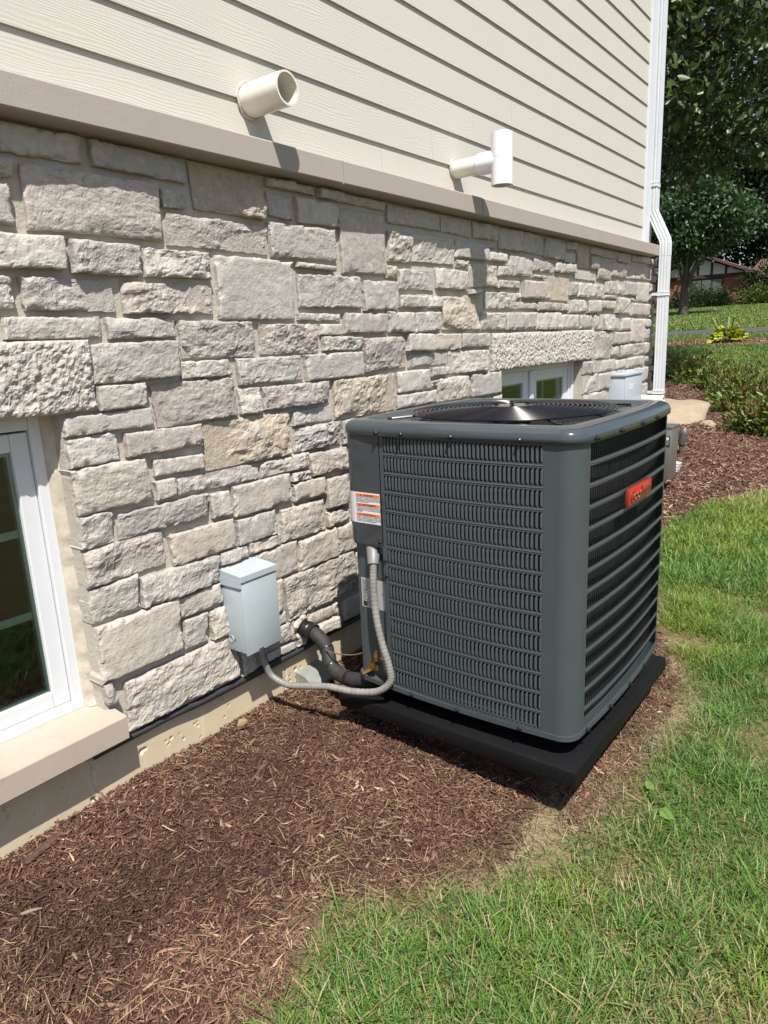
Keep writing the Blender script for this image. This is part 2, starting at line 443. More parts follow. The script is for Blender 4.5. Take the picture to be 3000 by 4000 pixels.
thatch = t.mix((0.085, 0.080, 0.030), (0.24, 0.19, 0.10), t.ramp(t.noise(v, 55, 5, 0.7), [(0.35, 0.0), (0.65, 1.0)]))
lawn = t.mix(thatch, lawn, sp.outputs[2])
c = t.mix(lawn, soil, sp.outputs[1]); c = t.mix(c, mul, sp.outputs[0])
t.set(base=c, rough=0.95, spec=0.1)
t.bump(t.noise(v, 70, 6, 0.75), 0.9, 0.02)
ev = edge(gx, gy).ravel()
mk = np.clip(ev / 0.05 + 0.5, 0, 1)
mk = np.where((gx.ravel() > 30), 0, mk)
bare = np.clip(1.4 - np.abs(ev + 0.06) / 0.12, 0, 1) * np.clip(.65 + 1.3 * fbm(P3(gx.ravel() * 3.1, gy.ravel() * 3.1), 71, 3), 0, 1) * np.interp(gx.ravel(), [1.3, 1.6, 3.3, 4], [.15, 1, 1, 0])
bump_ = barep(gx.ravel(), gy.ravel())
bare = np.clip(bare + 1.3 * bump_, 0, 1); mk = mk * (1 - np.clip(bump_ * 1.2, 0, 1))
farm = np.clip((gx.ravel() - 7) / 3, 0, 1)
gm = fast_mesh('ground', gv, gf, t.m, np.stack([mk, bare, farm], -1), True, 4)
go = bpy.data.objects.new('ground', gm); link(go); tag(go, kind='structure')

# road up the slope
rv = []; rf = []
for i, yy in enumerate(np.linspace(-40, 60, 41)):
    for j, xx in enumerate((25.2, 26.6, 28.0, 29.6)):
        off = 0.02 * (yy - 4)
        rv.append((xx + off, yy, float(np.interp(xx + off, [22, 25, 30, 60], [1.01, 1.25, 1.37, 3.1])) + 0.03))
for i in range(40):
    for j in range(3):
        a = i * 4 + j; rf.append((a, a + 1, a + 5, a + 4))
tag(obj('road', rv, rf, M['asphalt']), kind='structure')

# ============================================================ HOUSE
house = empty('house', (3.5, 0.1, 0), 'house wall with cream lap siding above grey stone veneer', 'house')
XC = 1.091
Y_MORTAR = 0.022
STONES = "1034,2009,1274,2085,g;1302,2011,1649,2085,g;1669,1931,1995,2085,t;2021,2052,2293,2085,g;990,1943,1057,1992,g;980,1819,1041,1931,g;1079,1814,1527,1989,p;1542,1926,1638,1986,g;1548,1806,2009,1909,p;2019,1946,2160,2030,g;2180,1942,2435,2034,g;2019,1802,2404,1928,g;975,1706,1173,1800,g;1193,1700,1429,1797,g;1446,1702,1714,1793,g;1740,1565,2126,1788,g;2156,1765,2391,1786,g;2159,1612,2558,1747,g;925,1593,1006,1684,g;1028,1590,1318,1685,g;1351,1585,1714,1682,p;2146,1559,2409,1590,g;962,1510,1260,1574,g;1281,1506,1535,1571,g;1553,1430,1895,1559,g;1927,1430,2252,1548,p;2275,1498,2415,1546,g;1211,1372,1529,1496,g;1541,1363,1762,1423,g;1795,1321,2152,1424,g;2285,1432,2548,1492,g;2166,1315,2554,1423,g;1214,1286,1388,1365,g;1418,1210,1774,1357,p;1794,1216,1898,1311,g;1912,1217,2307,1309,p;1091,1219,1404,1280,g;1290,1126,1599,1204,p;1091,1124,1264,1213,g;1607,1026,2043,1204,t;2074,1137,2322,1198,g;2073,1025,2367,1126,g;1387,1043,1597,1098,g;1091,970,1361,1118,w;1381,965,1458,1029,g;1474,959,1861,1020,g;1873,954,2146,1016,g;1714,825,2027,948,w;1609,846,1699,940,g;1226,861,1590,948,g;1091,861,1211,964,g;1091,732,1389,855,w;1412,713,1707,828,w;1720,712,1928,814,g;1091,611,1270,726,g;1276,602,1614,707,g;2312,2047,2770,2085,g;2441,1762,2751,2025,p;2787,2001,3237,2081,g;3253,2000,3558,2085,g;3580,2002,3857,2085,g;2783,1829,2974,1967,w;2980,1843,3380,1969,g;3386,1885,3744,1974,g;2757,1753,2855,1808,t;2861,1706,3172,1802,g;3190,1717,3524,1822,g;3531,1741,3839,1863,w;3530,1698,3654,1724,g;2581,1606,2842,1738,g;2857,1620,3068,1678,g;3079,1622,3238,1681,g;3244,1506,3644,1681,t;2434,1503,2745,1592,p;2757,1502,2969,1599,g;2979,1503,3222,1601,g;3650,1502,3942,1602,g;2560,1332,2901,1484,p;2907,1407,3143,1493,g;3150,1406,3419,1490,w;3428,1410,3753,1487,g;2923,1332,3284,1393,g;3295,1274,3740,1394,g;2338,1132,2800,1309,t;2815,1210,3102,1315,g;3110,1271,3286,1320,g;3108,1219,3164,1252,g;2808,1137,3170,1201,g;3176,1130,3516,1257,w;3522,1129,3870,1258,g;3875,1962,4161,2082,p;4183,1966,4497,2085,g;4503,1955,4819,2075,g;4856,2031,5032,2084,g;4825,1945,5016,2008,g;5038,1923,5297,2076,t;5307,2029,5531,2079,g;5538,2024,5891,2080,g;5897,2010,6233,2085,g;6239,2035,6437,2083,g;6444,2036,6853,2085,g;5303,1928,5454,2010,g;5460,1859,5751,2000,w;5757,1892,6210,1999,w;6216,1898,6810,2004,g;3750,1959,3836,1978,g;3750,1890,3975,1940,g;3999,1823,4323,1941,g;3866,1813,3993,1870,g;4330,1866,4667,1938,g;4673,1871,4762,1934,g;4768,1872,5016,1938,g;5022,1844,5433,1908,g;4331,1822,4516,1840,g;3845,1742,4162,1790,p;4181,1691,4519,1801,p;4525,1688,4920,1842,t;4926,1729,5078,1820,g;5087,1720,5374,1821,g;5380,1722,5624,1814,g;5635,1761,6120,1853,w;6126,1756,6390,1867,g;6397,1712,6703,1872,g;6709,1801,6890,1870,g;3707,1621,4071,1720,g;4077,1688,4175,1721,g;4077,1623,4395,1668,w;4401,1615,4773,1672,p;4381,1497,4778,1609,w;4781,1615,4923,1668,g;4929,1609,5254,1702,w;5260,1610,5521,1702,g;5527,1640,5873,1703,w;5630,1719,5880,1746,g;5886,1607,6240,1735,w;6249,1711,6391,1737,g;6246,1589,6776,1695,g;3952,1501,4375,1606,g;4793,1499,5118,1595,g;5124,1496,5390,1594,g;5396,1487,5626,1598,w;5632,1474,5994,1601,g;6000,1472,6254,1571,g;6260,1366,6614,1565,w;6623,1490,6807,1565,w;6620,1366,6799,1480,g;5386,1256,5803,1468,w;5815,1361,6253,1457,g;5809,1271,5976,1347,g;5982,1256,6370,1351,w;6376,1253,6816,1354,g;5200,1152,5573,1250,g;5579,1155,5910,1242,g;5916,1160,6178,1231,w;6184,1151,6686,1238,g;6693,1175,6793,1227,g;5209,1007,5525,1146,g;5531,1011,5790,1140,g;6555,1009,6803,1130,g;5343,911,5794,1001,g;6624,852,6815,984,g;2159,906,2406,1007,w;2038,903,2153,942,g;2040,818,2242,897,w;2248,747,2394,880,w;1958,660,2225,801,w;2239,661,2398,729,w;1771,660,1952,706,g;1799,518,2032,654,w;2044,514,2290,649,w;2301,515,2469,646,w;1946,315,2419,508,w;2429,312,2510,496,t;1888,379,1919,512,w;2057,237,2267,295,w;2078,177,2266,231,w;2318,182,2507,285,g;1811,225,1981,309,w;1091,401,1410,596,w;1416,515,1612,593,w;1426,388,1532,502,g;1546,379,1627,498,w;1165,189,1665,370,w;1091,317,1129,395,w"
FILL = "306,1946,544,2084,f;556,2036,894,2084,f;906,2036,1024,2084,f;6866,2026,6914,2084,f;556,1976,724,2024,f;736,1966,974,2024,f;986,2006,1024,2024,f;6866,1956,6914,2014,f;6826,1956,6854,2004,f;556,1826,724,1964,f;736,1846,964,1954,f;6826,1886,6914,1944,f;306,1876,544,1934,f;5766,1866,6004,1884,f;6016,1866,6114,1884,f;3396,1836,3524,1874,f;306,1726,504,1864,f;516,1816,544,1864,f;5446,1826,5624,1844,f;736,1756,944,1834,f;2986,1816,3174,1834,f;556,1766,724,1814,f;516,1696,544,1804,f;6716,1726,6894,1784,f;556,1676,684,1754,f;696,1696,724,1754,f;736,1686,914,1744,f;3666,1666,3694,1724,f;306,1666,504,1714,f;6786,1616,6914,1694,f;516,1606,544,1684,f;696,1546,724,1684,f;736,1616,914,1674,f;556,1616,684,1664,f;306,1546,434,1654,f;446,1516,504,1654,f;3666,1616,3694,1654,f;5536,1606,5624,1624,f;556,1556,684,1604,f;736,1556,914,1604,f;6786,1576,6914,1604,f;516,1546,544,1594,f;926,1516,954,1584,f;6816,1516,6914,1564,f;556,1516,684,1544,f;736,1516,914,1544,f;306,1516,434,1534,f;516,1516,544,1534,f;696,1516,724,1534,f;6816,1426,6914,1504,f;6816,1366,6914,1414,f;6826,1216,6914,1354,f;6826,1146,6914,1204,f;6696,1146,6794,1164,f;5806,1066,5934,1144,f;5946,1086,6174,1144,f;6186,1026,6374,1134,f;6386,996,6544,1134,f;6816,1086,6914,1134,f;2376,1016,2664,1124,f;2676,1046,2914,1124,f;2926,986,3164,1124,f;3176,1036,3504,1114,f;3516,1066,3764,1114,f;3776,1056,3874,1114,f;5946,996,6174,1074,f;6816,996,6914,1074,f;3516,976,3714,1054,f;3726,976,3764,1054,f;5806,1006,5934,1054,f;3776,966,3874,1044,f;2676,896,2884,1034,f;3176,976,3434,1024,f;3446,946,3504,1024,f;6186,876,6314,1014,f;6326,906,6374,1014,f;2416,956,2664,1004,f;5206,856,5334,994,f;5806,916,5934,994,f;6556,886,6614,994,f;5946,876,6164,984,f;6386,936,6544,984,f;6826,876,6914,984,f;2926,836,3164,974,f;3176,826,3304,964,f;3316,886,3434,964,f;3516,916,3684,964,f;3696,826,3764,964,f;3776,876,3874,954,f;2416,806,2664,944,f;3446,876,3504,934,f;6386,876,6544,924,f;3516,856,3684,904,f;5806,826,5934,904,f;5346,756,5544,894,f;5556,786,5694,894,f;5706,846,5794,894,f;6326,756,6374,894,f;2676,836,2884,884,f;3316,766,3434,874,f;6556,816,6614,874,f;3446,816,3504,864,f;3776,806,3874,864,f;5946,806,6164,864,f;6186,806,6314,864,f;6386,786,6544,864,f;6826,726,6914,864,f;3516,786,3654,844,f;5206,766,5334,844,f;6626,736,6754,844,f;6766,706,6814,844,f;5706,786,5794,834,f;2676,776,2884,824,f;2926,776,3164,824,f;3176,736,3304,814,f;3696,676,3764,814,f;5806,676,5934,814,f;3446,696,3504,804,f;6556,666,6614,804,f;2416,716,2664,794,f;3776,686,3874,794,f;5946,736,6164,794,f;6186,746,6314,794,f;3516,636,3654,774,f;5556,726,5794,774,f;6386,716,6544,774,f;2676,686,2884,764,f;2926,656,3154,764,f;3316,676,3434,754,f;5206,646,5334,754,f;5346,696,5544,744,f;6326,636,6374,744,f;6186,656,6314,734,f;3176,646,3304,724,f;5946,586,6114,724,f;6126,616,6164,724,f;6626,586,6754,724,f;5556,606,5794,714,f;6826,636,6914,714,f;1626,656,1764,704,f;2416,656,2664,704,f;6386,566,6544,704,f;6766,636,6814,694,f;3446,636,3504,684,f;5346,626,5474,684,f;5486,606,5544,684,f;2676,536,2914,674,f;3776,626,3874,674,f;3316,556,3434,664,f;3696,556,3764,664,f;5806,606,5934,664,f;6556,596,6614,654,f;1626,506,1784,644,f;2476,566,2614,644,f;2626,586,2664,644,f;2926,506,3124,644,f;6186,586,6314,644,f;3176,556,3304,634,f;5206,556,5334,634,f;3446,486,3654,624,f;6326,486,6374,624,f;6766,516,6914,624,f;3776,476,3874,614,f;5346,476,5474,614,f;6126,526,6164,604,f;5486,536,5764,594,f;5776,546,5934,594,f;6556,526,6614,584,f;2626,466,2664,574,f;5946,526,6114,574,f;6186,496,6314,574,f;6626,496,6754,574,f;2476,506,2614,554,f;6386,416,6544,554,f;3176,496,3434,544,f;3696,406,3764,544,f;5206,486,5334,544,f;5776,476,5934,534,f;2676,466,2914,524,f;5486,386,5714,524,f;5726,386,5764,524,f;5946,436,6164,514,f;6556,376,6614,514,f;1796,446,1874,504,f;6766,426,6914,504,f;1636,386,1784,494,f;2526,446,2614,494,f;2926,436,3094,494,f;3106,416,3154,494,f;3176,406,3434,484,f;6186,406,6314,484,f;6626,406,6754,484,f;3446,336,3654,474,f;5206,396,5334,474,f;6326,366,6374,474,f;3776,406,3874,464,f;5346,386,5474,464,f;5776,356,5934,464,f;2626,346,2914,454,f;1796,386,1874,434,f;2526,386,2614,434,f;2926,376,3094,424,f;5946,366,6164,424,f;6766,336,6914,414,f;3106,326,3154,404,f;6386,346,6544,404,f;3176,256,3314,394,f;3326,316,3434,394,f;3666,346,3794,394,f;3806,336,3874,394,f;6186,336,6314,394,f;6626,316,6754,394,f;5206,326,5334,384,f;1676,316,1874,374,f;2526,316,2614,374,f;5346,236,5594,374,f;5606,316,5764,374,f;1886,316,1934,364,f;2926,306,3094,364,f;6556,226,6614,364,f;5946,246,6154,354,f;6326,246,6374,354,f;5776,206,5934,344,f;2626,226,2814,334,f;2826,276,2914,334,f;3666,276,3794,334,f;6386,196,6544,334,f;3446,186,3654,324,f;3806,266,3874,324,f;6186,276,6314,324,f;6766,186,6914,324,f;3106,266,3154,314,f;5206,236,5334,314,f;1096,246,1124,304,f;1676,176,1804,304,f;1996,246,2044,304,f;3326,196,3434,304,f;5606,196,5764,304,f;6626,196,6754,304,f;2926,216,3094,294,f;3906,236,4054,294,f;4066,186,4264,294,f;4276,246,4614,294,f;4626,186,4864,294,f;4876,176,5194,294,f;2516,226,2614,284,f;2826,176,2914,264,f;3666,216,3794,264,f;6186,186,6314,264,f;3106,206,3154,254,f;3806,176,3874,254,f;3176,196,3314,244,f;1096,176,1124,234,f;1996,176,2044,234,f;4276,176,4564,234,f;4576,176,4614,234,f;5946,186,6134,234,f;6146,176,6174,234,f;6326,176,6374,234,f;3906,176,4054,224,f;5206,176,5374,224,f;5386,176,5524,224,f;5536,176,5594,224,f;1816,176,1984,214,f;2516,176,2814,214,f;6556,176,6614,214,f;2926,176,3094,204,f;3666,176,3794,204,f;3106,176,3154,194,f;5776,176,5934,194,f"
TINT = {'g': [(0.395, 0.374, 0.348), (0.43, 0.405, 0.373), (0.37, 0.352, 0.336), (0.445, 0.417, 0.38)],
        'p': [(0.36, 0.32, 0.295), (0.39, 0.35, 0.32)],
        'w': [(0.435, 0.392, 0.345), (0.405, 0.367, 0.328), (0.45, 0.405, 0.353)],
        't': [(0.45, 0.375, 0.275), (0.42, 0.36, 0.275)],
        'f': [(0.40, 0.385, 0.365), (0.44, 0.415, 0.38)]}
def stone_mesh(x0, z0, x1, z1, seed, back, res, rough=1.0):
    w, h = x1 - x0, z1 - z0
    nu = max(4, int(w / res)) + 1; nv = max(4, int(h / res)) + 1
    R_ = np.random.default_rng(seed)
    u, v = np.meshgrid(np.linspace(0, 1, nu), np.linspace(0, 1, nv), indexing='ij')
    # ease the samples towards the edges so the arris is sharp
    ue = u - 0.07 * np.sin(2 * np.pi * u); ve = v - 0.07 * np.sin(2 * np.pi * v)
    X = x0 + ue * w; Z = z0 + ve * h
    p = P3(X.ravel() * 1.0, np.full(X.size, seed * 3.7), Z.ravel())
    sx, sz = (0.006, 0.006) if min(w, h) > 0.05 else (0.004, 0.004)
    eu = np.minimum(ue, 1 - ue) * w; evv = np.minimum(ve, 1 - ve) * h
    d = np.minimum(eu, evv)
    near = np.exp(-d / 0.03)
    X = X + (fbm(p * 34, seed, 3) * sx * .55).reshape(X.shape) * near
    Z = Z + (fbm(p * 34 + 50, seed, 3) * sz * .5).reshape(X.shape) * near
    # skewed corners
    X = X + (v - .5) * R_.uniform(-.012, .012) * min(1, h / .1); Z = Z + (u - .5) * R_.uniform(-.007, .007)
    base = R_.uniform(-0.002, 0.012)
    hgt = np.full(X.shape, base)
    cx, cz = (u - .5) * w, (v - .5) * h
    pl = np.full(X.shape, 9.0)
    for k in range(R_.integers(3, 6)):
        a = R_.uniform(0, 2 * np.pi); g = R_.uniform(0.01, 0.16) * rough
        o = R_.uniform(0.0, 0.012)
        ox, oz = R_.uniform(-.35, .35) * w, R_.uniform(-.35, .35) * h
        pl = np.minimum(pl, o + g * (np.cos(a) * (cx - ox) + np.sin(a) * (cz - oz)))
    hgt = hgt + np.clip(pl, -0.018, 0.014)
    q = p * np.array([1, 1, 1.5])
    fq = R_.uniform(.55, 1.5); q = q * fq
    n1 = fbm(q * 9, seed + 5, 5, 0.55).reshape(X.shape)
    n2 = (1 - np.abs(fbm(q * 16, seed + 9, 4, 0.5))).reshape(X.shape) - 0.7
    n3 = fbm(q * 60, seed + 2, 3).reshape(X.shape)
    n4 = fbm(p * np.array([4.5, 1, 13]) * R_.uniform(.6, 1.3) + 9, seed + 3, 4, 0.6).reshape(X.shape)
    stp = np.floor(n4 * 3.2) / 3.2 + 0.25 * n4
    n5 = fbm(p * np.array([13, 1, 5]) + 4, seed + 13, 3, 0.6).reshape(X.shape)
    stp2 = np.floor(n5 * 2.2) / 2.2
    hgt = hgt + rough * (0.0030 * n1 + 0.0026 * n2 + 0.0014 * n3 + 0.0045 * stp + 0.0032 * stp2)
    chip = np.clip(fbm(p * 26 + 31, seed + 21, 3).reshape(X.shape) - .15, 0, 1)
    hgt = hgt - 0.004 * np.exp(-d / 0.003) - 0.022 * chip * np.exp(-d / 0.010)
    hgt = np.clip(hgt, -0.012, 0.034)
    V = np.stack([X, -hgt, Z], -1).reshape(-1, 3)
    idx = np.arange(nu * nv).reshape(nu, nv)
    F = list(np.stack([idx[:-1, :-1], idx[1:, :-1], idx[1:, 1:], idx[:-1, 1:]], -1).reshape(-1, 4))
    ring = list(idx[:, 0]) + list(idx[-1, 1:]) + list(idx[-2::-1, -1]) + list(idx[0, -2:0:-1])
    bk = V[ring].copy(); bk[:, 1] = back
    b = len(V); V = np.concatenate([V, bk]); n = len(ring)
    for k in range(n):
        k2 = (k + 1) % n; F.append((ring[k], b + k, b + k2, ring[k2]))
    return V, F
ven = None
# mortar backing sheet with window openings
cutx = sorted([0.0, XC, 1.21, 3.88, 5.2, 6.9]); cutz = sorted([0.168, 0.29, 0.30, 1.262, 1.297, 2.09])
mb = MB()
OPEN = [(-9, XC, .29, 1.297), (3.88, 5.2, .3, 1.262)]
for i in range(len(cutx) - 1):
    for k in range(len(cutz) - 1):
        xm, zm = (cutx[i] + cutx[i + 1]) / 2, (cutz[k] + cutz[k + 1]) / 2
        if any(a < xm < b and c < zm < d for a, b, c, d in OPEN): continue
        a, b, c, d = cutx[i], cutx[i + 1], cutz[k], cutz[k + 1]
        mb.add([(a, Y_MORTAR, c), (b, Y_MORTAR, c), (b, Y_MORTAR, d), (a, Y_MORTAR, d)], [(0, 1, 2, 3)])
for a, b, c, d in ((0.0, XC, .29, 1.297), (3.88, 5.2, .3, 1.262)):       # reveals
    mb.add([(b, Y_MORTAR, c), (b, .11, c), (b, .11, d), (b, Y_MORTAR, d)], [(0, 1, 2, 3)])
    mb.add([(a, Y_MORTAR, c), (a, .11, c), (a, .11, d), (a, Y_MORTAR, d)], [(3, 2, 1, 0)])
    mb.add([(a, Y_MORTAR, d), (b, Y_MORTAR, d), (b, .11, d), (a, .11, d)], [(0, 1, 2, 3)])
mb.add([(6.9, Y_MORTAR, .168), (6.9, 3.0, .168), (6.9, 3.0, 2.09), (6.9, Y_MORTAR, 2.09)], [(0, 1, 2, 3)])
mb.add([(6.9, 0.03, -.3), (6.9, 3.0, -.3), (6.9, 3.0, .17), (6.9, 0.03, .17)], [(0, 1, 2, 3)])
ven = mb.build('stone_veneer', M['mortar'], house)
def parse(s):
    for q in s.split(';'):
        a = q.split(','); yield [int(k) / 1000 for k in a[:4]] + [a[4]]
sd = 0; hid = MB()
for (x0, z0, x1, z1, tg), src in [(q, 0) for q in parse(STONES)] + [(q, 1) for q in parse(FILL)]:
    sd += 1
    if src and (x1 - x0 < 0.035 or z1 - z0 < 0.025): continue
    hidden = src and ((x0 > 2.05 and z1 < 1.12) or x1 < 0.95 or x0 > 6.8)
    isjamb = abs(x0 - XC) < 0.004 or abs(x0 - 5.2) < 0.004
    res = 0.0058 if x1 < 2.6 else (0.010 if x1 < 4.2 else 0.018)
    q_ = ((sd * 7919) % 100) / 100
    rough = 1.6 if tg == 't' else (0.28 + 1.25 * q_ ** 1.3)
    V, F = stone_mesh(x0 + .001, z0 + .001, x1 - .001, z1 - .001, sd, 0.098 if isjamb else 0.03, 0.03 if hidden else res, rough)
    if hidden: hid.add(V, F); continue
    o = obj('stone', V, F, M['stone'], ven, False)
    c = TINT[tg][sd % len(TINT[tg])]; c = [.72 * a + .28 * b for a, b in zip(c, (.396, .356, .318))]; k = 0.90 + 0.14 * ((sd * 104729) % 97) / 97
    o.color = (c[0] * k, c[1] * k, c[2] * k, 0.35 + 0.5 * min(1, rough))
hs = hid.build('stone', M['stone'], ven, True); hs.color = (0.42, 0.40, 0.37, 1); tag(hs, kind='stuff')
# split-face lintels
for a, b, c, d in ((0.15, 1.21, 1.291, 1.506), (3.775, 5.375, 1.262, 1.483)):
    nu, nv = int((b - a) / .0055), int((d - c) / .0055)
    u, v = np.meshgrid(np.linspace(a, b, nu), np.linspace(c, d, nv), indexing='ij')
    p = P3(u.ravel(), 0 * u.ravel(), v.ravel())
    h_ = (0.0045 * fbm(p * 75, 77, 3) + 0.004 * fbm(p * 14, 78, 2)).reshape(u.shape)
    dd = np.minimum(np.minimum(u - a, b - u), np.minimum(v - c, d - v)); h_ = h_ + 0.012 - 0.014 * np.exp(-dd / .007)
    V = np.stack([u, -h_, v], -1).reshape(-1, 3); idx = np.arange(nu * nv).reshape(nu, nv)
    F = list(np.stack([idx[:-1, :-1], idx[1:, :-1], idx[1:, 1:], idx[:-1, 1:]], -1).reshape(-1, 4))
    ring = list(idx[:, 0]) + list(idx[-1, 1:]) + list(idx[-2::-1, -1]) + list(idx[0, -2:0:-1])
    bk = V[ring].copy(); bk[:, 1] = .08; q0 = len(V); V = np.concatenate([V, bk])
    for k in range(len(ring)):
        k2 = (k + 1) % len(ring); F.append((ring[k], q0 + k, q0 + k2, ring[k2]))
    o = obj('lintel', V, F, M['lintel'], house, False); o['label'] = 'rough split-face lintel above the window'
# ledge blocks
Y_L = -0.078
jx = [0.1, 2.382, 3.536, 5.23, 6.69]
for i in range(4):
    a, b = jx[i] + (.004 if i else 0), jx[i + 1] - (.004 if i < 3 else 0)
    mb = MB(); prof = [(0.06, 2.093), (Y_L + .004, 2.097), (Y_L, 2.101), (Y_L, 2.181), (Y_L + .004, 2.186), (0.06, 2.2)]
    mb.loft([[(x, y, z) for y, z in prof] for x in (a, b)], True, True, True)
    mb.build('ledge_block', M['ledge'], house)
mb = MB()
for x in jx[1:4]: mb.box(x - .0045, x + .0045, Y_L + .006, .05, 2.096, 2.186)
mb.build('ledge_joint', M['mortar'], house)
# lap siding
def siding(x0, x1, zb, first=False):
    y0, y1, th = 0.020, 0.031, 0.008
    zt = zb + 0.185
    x0 += .001; x1 -= .001
    prof = [(y0, zb), (y0 + th, zb), (y1 + th, zt), (y1, zt)]
    n = 2
    mb = MB(); mb.loft([[(x, y, z) for y, z in prof] for x in (x0, x1)], True, True, True)
    o = mb.build('siding_board', M['siding'], house)
    return o
cuts = {0: [2.783], 1: [3.208], 2: [3.629], 3: [4.068], 5: [2.1], 6: [4.9], 8: [3.3], 10: [5.2]}
for k in range(0, 17):
    zb = 2.337 + 0.1585 * (k - 1)
    xs_ = [0.05] + cuts.get(k, []) + [6.53]
    for a, b in zip(xs_[:-1], xs_[1:]): siding(a, b, zb)
MB().box(0.0, 6.6, 0.045, 0.06, 2.15, 5.0).box(6.6, 6.9, 0.06, 3.0, 2.1, 5.0).build('sheathing', M['siding'], house)
MB().box(6.532, 6.68, 0.008, 0.043, 2.2, 5.0, .003).build('corner_trim', M['white_vinyl'], house)
# foundation with bug holes
fx, fz = np.meshgrid(np.arange(0.2, 2.62, .0042), np.arange(-.14, .171, .0042), indexing='ij')
dep = 0.002 * fbm(P3(fx.ravel() * 5, 0 * fx.ravel(), fz.ravel() * 5), 6, 3).reshape(fx.shape)
R_ = np.random.default_rng(9)
for k in range(85):
    cx, cz = R_.uniform(.5, 2.4), R_.uniform(-.03, .15); a = R_.uniform(.003, .0055) * (2.0 if k < 16 else 1); b = a * R_.uniform(.4, 1); th = R_.uniform(0, 3.1)
    ux, uz = (fx - cx) * math.cos(th) + (fz - cz) * math.sin(th), -(fx - cx) * math.sin(th) + (fz - cz) * math.cos(th)
    q = np.sqrt((ux / a) ** 2 + (uz / b) ** 2) + 0.3 * vnoise(P3(fx.ravel() * 90, 0 * fx.ravel() + k, fz.ravel() * 90), 1).reshape(fx.shape)
    dep = dep + np.clip(1.15 - q, 0, 1) ** .7 * min(0.014, a * 1.6)
for cx in (1.02, 1.93):     # hairline cracks
    ln = cx + 0.012 * fbm(P3(fz.ravel() * 12, 0 * fz.ravel() + cx), 3, 3).reshape(fx.shape); dep = dep + 0.006 * np.exp(-((fx - ln) / .0035) ** 2)
V = np.stack([fx, 0.025 + dep, fz], -1).reshape(-1, 3); idx = np.arange(fx.size).reshape(fx.shape)
F = np.stack([idx[:-1, :-1], idx[1:, :-1], idx[1:, 1:], idx[:-1, 1:]], -1).reshape(-1, 4)
fo = obj('foundation', V, list(F), M['concrete'], house, True)
MB().box(-3.0, .2, .026, .4, -.5, .171).box(2.61, 6.9, .026, .4, -.5, .171).build('foundation', M['concrete'], house)
# membrane flashing lip
pts = [(1.10, 0.004, .163)]
V = []; F = []
xs_ = np.linspace(1.02, 2.6, 90)
for i, x in enumerate(xs_):
    w = 0.004 * vnoise(P3([x * 6.0]), 5)[0]; e = 0.010 + 0.006 * vnoise(P3([x * 4.0 + 9]), 6)[0]
    V += [(x, .03, .172 + w), (x, .012 - e, .168 + w), (x, .010 - e, .160 - e + w), (x, .024, .150 - e + w)]
for i in range(89):
    for j in range(3): a = i * 4 + j; F.append((a, a + 4, a + 5, a + 1))
obj('flashing', V, F, M['flash'], house, True)
# window sill
mb = MB(); mb.loft([[(x, y, z) for y, z in ((0.12, .20), (-.060, .205), (-.063, .209), (-.063, .285), (-.059, .290), (.12, .305))] for x in (0.0, 1.118)], True, True, True)
mb.build('window_sill', M['sill'], house)
# windows
def window(nm, x0, x1, z0, z1, sashes, bars, yo, top):
    w = MB().box(x0 + .004, x1 - .028, yo + .03, yo + .05, z0 + .004, z0 + .03).build('window', M['white_vinyl'], house)
    mb = MB()
    mb.box(x0 + .02, x0 + .055, yo, yo + .07, z0 + .002, z1, .003).box(x1 - .062, x1 - .026, yo, yo + .07, z0 + .002, z1, .003)
    mb.box(x0 + .055, x1 - .062, yo + .003, yo + .07, z0 + .002, z0 + .035, .003).box(x0 + .055, x1 - .062, yo + .003, yo + .07, z1 - top, z1, .003)
    mb.build('frame', M['white_vinyl'], w)
    for (a, b, c, d, st) in sashes:
        sb = MB()
        sb.box(a, a + st, yo + .014, yo + .055, c, d, .004).box(b - st, b, yo + .014, yo + .055, c, d, .004)
        sb.box(a + st, b - st, yo + .016, yo + .055, c, c + st, .004).box(a + st, b - st, yo + .016, yo + .055, d - st, d, .004)
        sb.build('sash', M['white_vinyl'], w)
        g = MB().add([(a + st - .004, yo + .030, c + st - .004), (b - st + .004, yo + .030, c + st - .004), (b - st + .004, yo + .030, d - st + .004), (a + st - .004, yo + .030, d - st + .004)], [(0, 1, 2, 3)])
        g.build('pane', M['glass'], w)
        for z in bars: MB().box(a + st, b - st, yo + .038, yo + .044, z - .013, z + .013, .002).build('muntin', M['muntin'], w)
        for x in ((a + b) / 2 - .06,): MB().box(x - .011, x + .011, yo + .0465, yo + .052, c + st, d - st, .001).build('muntin', M['muntin'], w)
        gm_ = .012
        mb2 = MB().box(a + st, a + st + gm_, yo + .031, yo + .05, c + st, d - st).box(b - st - gm_, b - st, yo + .031, yo + .05, c + st, d - st).box(a + st + gm_, b - st - gm_, yo + .032, yo + .05, c + st, c + st + gm_).box(a + st + gm_, b - st - gm_, yo + .032, yo + .05, d - st - gm_, d - st)
        mb2.build('gasket', M['muntin'], w)
    rm = MB(); a, b, c, d = x0, x1, z0, z1
    rm.add([(a, .2, c), (b, .2, c), (b, .2, d), (a, .2, d), (a, 2.2, c), (b, 2.2, c), (b, 2.2, d), (a, 2.2, d)], [(4, 5, 6, 7), (0, 4, 7, 3), (1, 2, 6, 5), (0, 1, 5, 4), (3, 7, 6, 2)])
    rm.build('room_interior', M['dark_room'], w)
    return w
w1 = window('w1', 0.0, XC, .30, 1.297, [(.04, 1.028, .336, 1.24, .055)], (.93, .66), .095, .05)
w1['label'] = 'white framed window at the left with dark glass'
w2 = window('w2', 3.88, 5.2, .30, 1.262, [(3.93, 4.47, .34, 1.225, .075), (4.53, 5.145, .34, 1.225, .075)], (), .09, .035)
